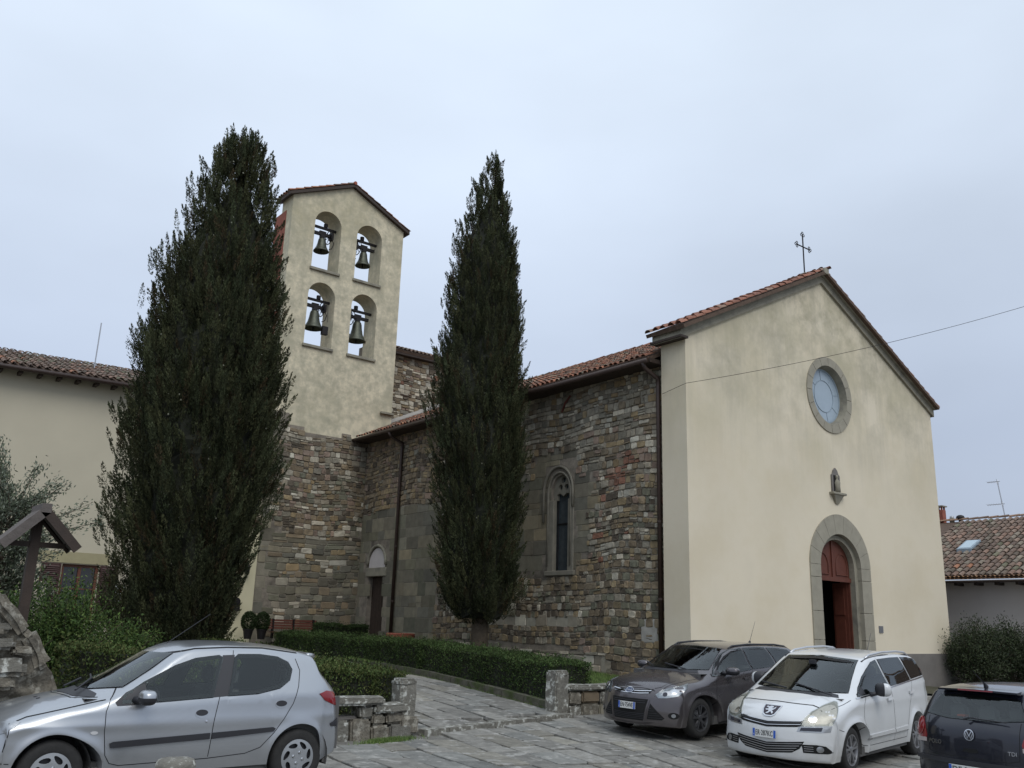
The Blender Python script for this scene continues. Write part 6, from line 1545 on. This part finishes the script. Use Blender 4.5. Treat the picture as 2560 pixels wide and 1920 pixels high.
c3 = Car('parked_car', 'white people carrier with a dark lion badge, middle car of the three before the facade', (15.283, 9.279, -.147, -170.35, 1.15, -1.87), S3, white)
c3.window('side_window', [(2.36, 1.04), (2.20, 1.155), (1.93, 1.30), (1.70, 1.40), (1.42, 1.50), (1.20, 1.53), (1.17, 1.3), (1.11, 1.13), (1.7, 1.075)], 'side', mirror=True)
c3.window('side_window', [(1.05, 1.14), (1.10, 1.3), (1.13, 1.535), (.6, 1.55), (.22, 1.55), (.16, 1.4), (.12, 1.20), (.6, 1.165)], 'side', mat=g_dark, mirror=True)
c3.window('side_window', [(.06, 1.21), (.10, 1.4), (.15, 1.55), (-.2, 1.54), (-.48, 1.51), (-.62, 1.30), (-.62, 1.25), (-.3, 1.235)], 'side', mat=g_dark, mirror=True)
c3.window('windscreen', [(-.735, 1.08), (-.655, 1.30), (-.58, 1.525), (0, 1.56), (.58, 1.525), (.655, 1.30), (.735, 1.08), (.4, 1.075), (-.4, 1.075)], 'front', border=.045)
c3.window('rear_window', [(-.56, 1.15), (-.5, 1.50), (.5, 1.50), (.56, 1.15)], 'rear', mat=g_dark, border=.03)
c3.strip('window_trim', [(2.42, 1.015), (1.7, 1.06), (1.1, 1.115), (.1, 1.185), (-.60, 1.225)], 'side', .018, m_chrome, off=.006)
c3.seam([(1.14, 1.56), (1.13, 1.3), (1.07, 1.10), (1.03, .85), (1.04, .45), (1.08, .30)]); c3.seam([(2.10, 1.03), (2.22, .93), (2.27, .7), (2.22, .42), (2.16, .34)]); c3.seam([(.14, 1.56), (.08, 1.18), (.22, .95), (.36, .72), (.46, .5), (.50, .34)]); c3.seam([(2.16, .335), (.5, .335)])
for seg in ([(2.14, .43), (2.14, .49), (1.08, .50), (1.08, .435)], [(1.03, .435), (1.03, .50), (.45, .515), (.50, .44)]): c3.decal('side_moulding', seg, 'side', white, off=.018, thick=.022, mirror=True)
c3.strip('moulding_trim', [(2.14, .44), (1.08, .445), (.5, .45)], 'side', .012, m_chrome, off=.022)
c3.decal('headlight', [(.47, .66), (.52, .755), (.62, .85), (.76, .93), (.90, .985), (.93, .975), (.91, .88), (.87, .76), (.85, .685)], 'front', M('hazy_reflector', (.40, .385, .33), .4, metal=.3, var=.15, scale=20, bump=.1), mirror=True, off=.003, d=(-1, -.75, 0))
c3.decal('headlight_lens', [(.465, .655), (.52, .757), (.62, .852), (.76, .932), (.90, .987), (.935, .977), (.915, .88), (.875, .76), (.855, .68)], 'front', g_lens, mirror=True, off=.014, thick=0, d=(-1, -.75, 0), bulge=.012)
c3.decal('headlight_bulb', ell(.63, .755, .05, .045, 14), 'front', m_chrome, mirror=True, off=.008, d=(-1, -.75, 0))
c3.decal('indicator', [(.45, .585), (.47, .65), (.85, .675), (.84, .60), (.72, .585)], 'front', m_refl, mirror=True, off=.004, d=(-1, -.75, 0)); c3.decal('indicator_smoke', [(.49, .60), (.50, .64), (.75, .655), (.74, .605)], 'front', m_smoke, mirror=True, off=.009, d=(-1, -.75, 0))
gr = c3.decal('upper_grille', [(-.50, .745), (-.46, .72), (0, .685), (.46, .72), (.50, .745), (.47, .66), (.42, .645), (0, .61), (-.42, .645), (-.47, .66)], 'front', m_black, off=.004)[0]
c3.strip('grille_bar', [(-.47, .705), (0, .665), (.47, .705)], 'front', .012, m_trim, off=.012, parent=gr)
c3.strip('grille_bar', [(-.46, .68), (0, .64), (.46, .68)], 'front', .008, m_chrome, off=.014, parent=gr)
c3.strip('grille_trim', [(-.50, .75), (-.46, .725), (0, .69), (.46, .725), (.50, .75)], 'front', .008, m_chrome, off=.008, parent=gr)
sh3 = [(-.135, .885), (.135, .885), (.125, .83), (.095, .77), (.05, .745), (-.05, .745), (-.095, .77), (-.125, .83)]
bd = c3.decal('badge', sh3, 'front', m_chrome, off=.014, thick=.018)[0]
c3.decal('badge_field', [(x*.86, .818+(z-.818)*.84+.003) for x, z in sh3], 'front', M('badge_dark', (.02, .012, .02), .2, var=0, bump=0), off=.017, parent=bd)
lion = [(-.055, .865), (-.03, .858), (-.01, .868), (.02, .866), (.03, .85), (.01, .842), (.035, .838), (.05, .855), (.06, .862), (.058, .84), (.04, .822), (.028, .81), (.05, .795), (.045, .775), (.03, .778), (.03, .79), (.01, .80), (.0, .785), (-.02, .772), (-.04, .772), (-.03, .785), (-.01, .80), (-.02, .815), (-.045, .812), (-.062, .82), (-.05, .828), (-.025, .83), (-.03, .842), (-.06, .85)]
c3.decal('badge_lion', [(x*1.2, .82+(z-.82)*.95) for x, z in lion], 'front', m_chrome, off=.021, res=.015, parent=bd)
lg = c3.decal('lower_grille', [(-.52, .46), (0, .405), (.52, .46), (.46, .36), (.36, .30), (0, .262), (-.36, .30), (-.46, .36)], 'front', m_black, off=.003)[0]
for k in range(4): c3.strip('grille_bar', [(-.49+k*.035, .432-k*.034), (0, .385-k*.033), (.49-k*.035, .432-k*.034)], 'front', .009, m_alu, off=.010, parent=lg)
fo = c3.decal('fog_recess', [(.50, .42), (.68, .425), (.78, .41), (.86, .33), (.80, .31), (.52, .31)], 'front', m_black, mirror=True, off=.003, d=(-1, -.6, 0))
for k in range(3):
    for sg in (1, -1): c3.strip('fog_slat', [(.53, .395-k*.028), (.64, .395-k*.028)], 'front', .007, m_alu, off=.008, sg=sg, d=(-1, -.6, 0))
c3.decal('fog_lamp', ell(.715, .365, .042, .042, 14), 'front', m_refl, mirror=True, off=.012, d=(-1, -.6, 0), bulge=.01)
c3.strip('bonnet_gap', [(-.72, .90), (-.5, .925), (0, .94), (.5, .925), (.60, .90), (.66, .86)], 'front', .008, m_seam)
c3.strip('bonnet_gap', [(3.1, .74), (2.8, .80), (2.55, .82)], 'top', .008, m_seam); c3.strip('bonnet_gap', [(3.1, -.74), (2.8, -.80), (2.55, -.82)], 'top', .008, m_seam)
c3.seam([(3.02, .60), (3.15, .635)])
c3.decal('cowl_panel', [(2.64, -.68), (2.82, -.40), (2.89, 0), (2.82, .40), (2.64, .68), (2.56, .64), (2.78, 0), (2.56, -.64)], 'top', m_trim, off=.003)
for a, b in (((2.76, .62, 1.06), (2.62, .0, 1.17)), ((2.74, -.1, 1.10), (2.52, -.62, 1.14))): MB().tube([a, b], .012, 6).build('wiper', m_trim, c3.root, local=True)
for sg in (-1, 1):
    MB().tube([(1.45, sg*.63, 1.555), (1.30, sg*.63, 1.60), (.8, sg*.635, 1.635), (.1, sg*.635, 1.64), (-.3, sg*.63, 1.615), (-.48, sg*.62, 1.56)], .018, 8).build('roof_rail', M('satin_rail', (.55, .56, .58), .35, metal=.6, var=0, bump=0), c3.root, smooth=True, local=True)
    MB().tube([(1.62, sg*.635, 1.505), (1.45, sg*.64, 1.545), (.8, sg*.645, 1.59), (-.4, sg*.63, 1.565), (-.6, sg*.61, 1.49)], .014, 6).build('roof_rail_foot', m_trim, c3.root, smooth=True, local=True)
MB().tube([(-.3, .0, 1.60), (-.5, .0, 1.90)], [.006, .003], 5).build('antenna', m_trim, c3.root, local=True)
c3.mirror((1.80, 1.03, 1.13), (.09, .12, .10), white, m_trim, arm=(.12, 0, -.08), split='y'); c3.decal('mirror_triangle', [(2.37, 1.035), (2.22, 1.12), (2.12, 1.17), (2.08, 1.055)], 'side', m_trim, mirror=True, off=.006)
hit, nn = c3.cast((3.5, 0, .52), (-1, 0, 0)); c3.plate_((hit.x+.03, -.02, .52), (.36, .11), 'ER·287KC', (0, 1, 0), (-.05, 0, 1), 'it')
for x, z in ((1.22, .955), (.20, 1.01)): c3.decal('door_handle', [(x-.10, z-.015), (x+.10, z-.025), (x+.10, z+.015), (x-.10, z+.025)], 'side', white, off=.035, thick=.02, mirror=True)
c3.decal('tail_light', [(-.66, 1.36), (-.80, 1.34), (-.92, 1.15), (-.90, .98), (-.80, 1.0), (-.76, 1.18), (-.68, 1.28)], 'side', m_red, off=.008, mirror=True, d=(.7, -1, 0))
c3.interior([(.95, (-.38, .38), 1.18), (-.05, (-.5, 0, .5), 1.12)], (2.55, 1.03), 1.08, (1.75, .38, 1.05))
MB().box((1.95, -.05, 1.44), (2.02, .05, 1.50)).build('interior_mirror', m_trim, c3.root, local=True)
c3.wheels('double', 0); c3.finish()

# ------------------------------------------------------------------ dark hatchback, rear three quarter
navy = paint('navy_paint', (.008, .009, .017), .2, .25, .10, (.09, .085, .08))
xr4 = lambda y, z: -.66+.2*abs(y/.85)**2.5+(0 if z < .95 else .45*(z-.95))
S4 = dict(wb=2.46, wr=.30, ar=.35, rim=.19, tw=.18, hw=.825, x0=-.66, x1=3.24, xmid=1.2, rimmat=M('wheel_cover_silver2', (.33, .34, .35), .45, metal=.5, var=.12, bump=0),
 W=T((-.66, .79), (-.3, .81), (.2, .822), (1, .825), (2, .82), (2.6, .81), (3.24, .77)),
 zb=T((-.66, .44), (-.655, .33), (-.62, .30), (-.55, .28), (-.4, .25), (.4, .24), (2.8, .22), (3.1, .22), (3.24, .33)),
 zs=T((-.66, .96), (0, .96), (1, .92), (2, .87), (2.6, .80), (3.24, .70)),
 zt=T((-.66, .56), (-.657, .64), (-.652, .78), (-.64, .92), (-.60, 1.03), (-.50, 1.17), (-.37, 1.335), (-.31, 1.395), (-.2, 1.42), (.1, 1.45), (.6, 1.467), (1.0, 1.46), (1.35, 1.41), (1.7, 1.26), (2.15, 1.03), (2.25, 1.0), (2.7, .91), (3.0, .82), (3.15, .72), (3.22, .58), (3.24, .50)),
 crown=T((-.66, .04), (.5, .05), (1.3, .06), (2.1, .09), (3.24, .06)), fil=T((-.66, .10), (-.3, .09), (0, .09), (1.3, .07), (3.24, .1)),
 tum=.36, front=(.36, 2.4, 2.82, 3.24), rear=(.20, 4, -.2, -.66), wsk=.16, wsx=(1.35, 2.1), flare=.014, xf=lambda y, z: 3.2, xr=xr4)
c4 = Car('parked_car', 'dark navy hatchback seen from behind at the bottom right corner', (12.012, 5.468, -.284, -6.5), S4, navy)
c4.window('rear_window', [(-.62, 1.085), (-.50, 1.305), (0, 1.325), (.50, 1.305), (.62, 1.085), (.3, 1.05), (-.3, 1.05)], 'rear', border=.03)
c4.window('side_window', [(.9, .99), (1.0, 1.36), (.3, 1.37), (-.05, 1.33), (-.02, 1.02)], 'side', mirror=True); c4.window('side_window', [(1.9, .96), (1.35, 1.28), (1.06, 1.36), (.97, .99)], 'side', mirror=True)
c4.window('windscreen', [(-.62, 1.04), (-.50, 1.36), (.50, 1.36), (.62, 1.04)], 'front', border=.05)
MB().add([(-.33, -.50, 1.40), (-.33, .50, 1.40), (-.43, .50, 1.385), (-.45, 0, 1.395), (-.43, -.50, 1.385), (-.36, -.50, 1.36), (-.36, .50, 1.36), (-.43, .50, 1.365), (-.45, 0, 1.372), (-.43, -.50, 1.365)], [[0, 1, 2, 3, 4], [9, 8, 7, 6, 5], [2, 7, 8, 3], [3, 8, 9, 4], [1, 6, 7, 2], [4, 9, 5, 0]]).build('roof_spoiler', navy, c4.root, local=True)
MB().add([(-.452, -.22, 1.388), (-.455, .22, 1.388), (-.457, .22, 1.374), (-.454, -.22, 1.374), (-.43, -.22, 1.39), (-.43, .22, 1.39)], [[0, 1, 2, 3], [0, 4, 5, 1]]).build('brake_light', m_red, c4.root, local=True)
c4.decal('tail_light', [(.58, .83), (.62, .94), (.68, 1.03), (.76, 1.04), (.84, .97), (.87, .87), (.86, .80), (.72, .79), (.59, .80)], 'rear', m_red, mirror=True, off=.006, d=(1, -.5, 0))
tl_ = c4.decal('tail_light', ell(.735, .925, .105, .10, 24), 'rear', m_red, mirror=True, off=.014, d=(1, -.5, 0), bulge=.015)
for o, sg in zip(tl_, (1, -1)): c4.strip('lamp_ring', ell(.735, .925, .108, .103, 28), 'rear', .006, M('pink_lens', (.45, .16, .15), .2, var=0, bump=0), closed=True, sg=sg, off=.018, d=(1, -.5, 0), parent=o); c4.strip('lamp_ring', ell(.735, .925, .045, .043, 20), 'rear', .006, M('pink_lens', (.45, .16, .15), .2), closed=True, sg=sg, off=.031, d=(1, -.5, 0), parent=o)
c4.decal('reverse_light', [(.585, .755), (.585, .80), (.865, .80), (.865, .745)], 'rear', M('pinkish_white_lens', (.42, .36, .34), .2), mirror=True, off=.010, d=(1, -.5, 0))
b4 = c4.decal('badge', ell(0, .885, .062, .062, 24), 'rear', m_trim, off=.012, thick=.015)[0]
c4.strip('badge_rim', ell(0, .885, .058, .058, 28), 'rear', .010, m_chrome, closed=True, off=.016, parent=b4)
for ln in ([(.030, .925), (0, .875), (-.030, .925)], [(.046, .905), (.025, .845), (0, .888), (-.025, .845), (-.046, .905)]): c4.strip('badge_letter', ln, 'rear', .010, m_chrome, off=.016, parent=b4)
c4.strip('tailgate_gap', [(.57, 1.06), (.565, .80), (.555, .66), (.45, .635), (-.45, .635), (-.555, .66), (-.565, .80), (-.57, 1.06)], 'rear', .007, m_seam)
hit, nn = c4.cast((-.6, .45, .77), (1, 0, 0)); text('POLO', .07, m_chrome, c4.root, hit+nn*.010, Vector((0, 0, 1)).cross(nn), nn.cross(Vector((0, 0, 1)).cross(nn)), 'model_lettering')
hit, nn = c4.cast((-.6, -.49, .73), (1, 0, 0)); text('TDI', .062, m_chrome, c4.root, hit+nn*.010, Vector((0, 0, 1)).cross(nn), nn.cross(Vector((0, 0, 1)).cross(nn)), 'engine_lettering')
c4.decal('tailgate_handle', [(-.10, .70), (-.08, .735), (.08, .735), (.10, .70), (0, .69)], 'rear', m_black, off=.003)
c4.decal('bumper_strip', [(-.84, .555), (-.84, .60), (0, .60), (.84, .60), (.84, .555), (0, .55)], 'rear', m_trim, off=.022, thick=.03)
MB().tube([(-.665, .05, 1.06), (-.63, .0, 1.08), (-.62, -.45, 1.06)], [.016, .012, .006], 6).build('wiper', m_trim, c4.root, local=True)
MB().tube([(-.21, 0, 1.42), (-.25, 0, 1.47)], [.03, .012], 8).build('antenna_base', m_trim, c4.root, local=True); MB().tube([(-.24, 0, 1.46), (-.42, 0, 1.58), (-.44, 0, 1.60)], [.009, .004, .003], 5).build('antenna', m_trim, c4.root, local=True)
c4.plate_((-.70, 0, .49), (.52, .11), 'DF 263KB', (0, -1, 0), (.03, 0, 1), 'it')
c4.mirror((1.75, .93, .98), (.07, .105, .065), navy, m_trim, arm=(.07, 0, -.03))
c4.interior([(.85, (-.36, .36), 1.02), (-.0, (-.38, .0, .38), .98)], (2.1, .97), .93, (1.45, .36, .95))
rb = MB().box((-.42, .18, .98), (-.34, .28, 1.09)).build('parcel', M('orange_cloth', (.5, .09, .04), .8), c4.root, local=True)
c4.wheels('cover'); c4.finish()
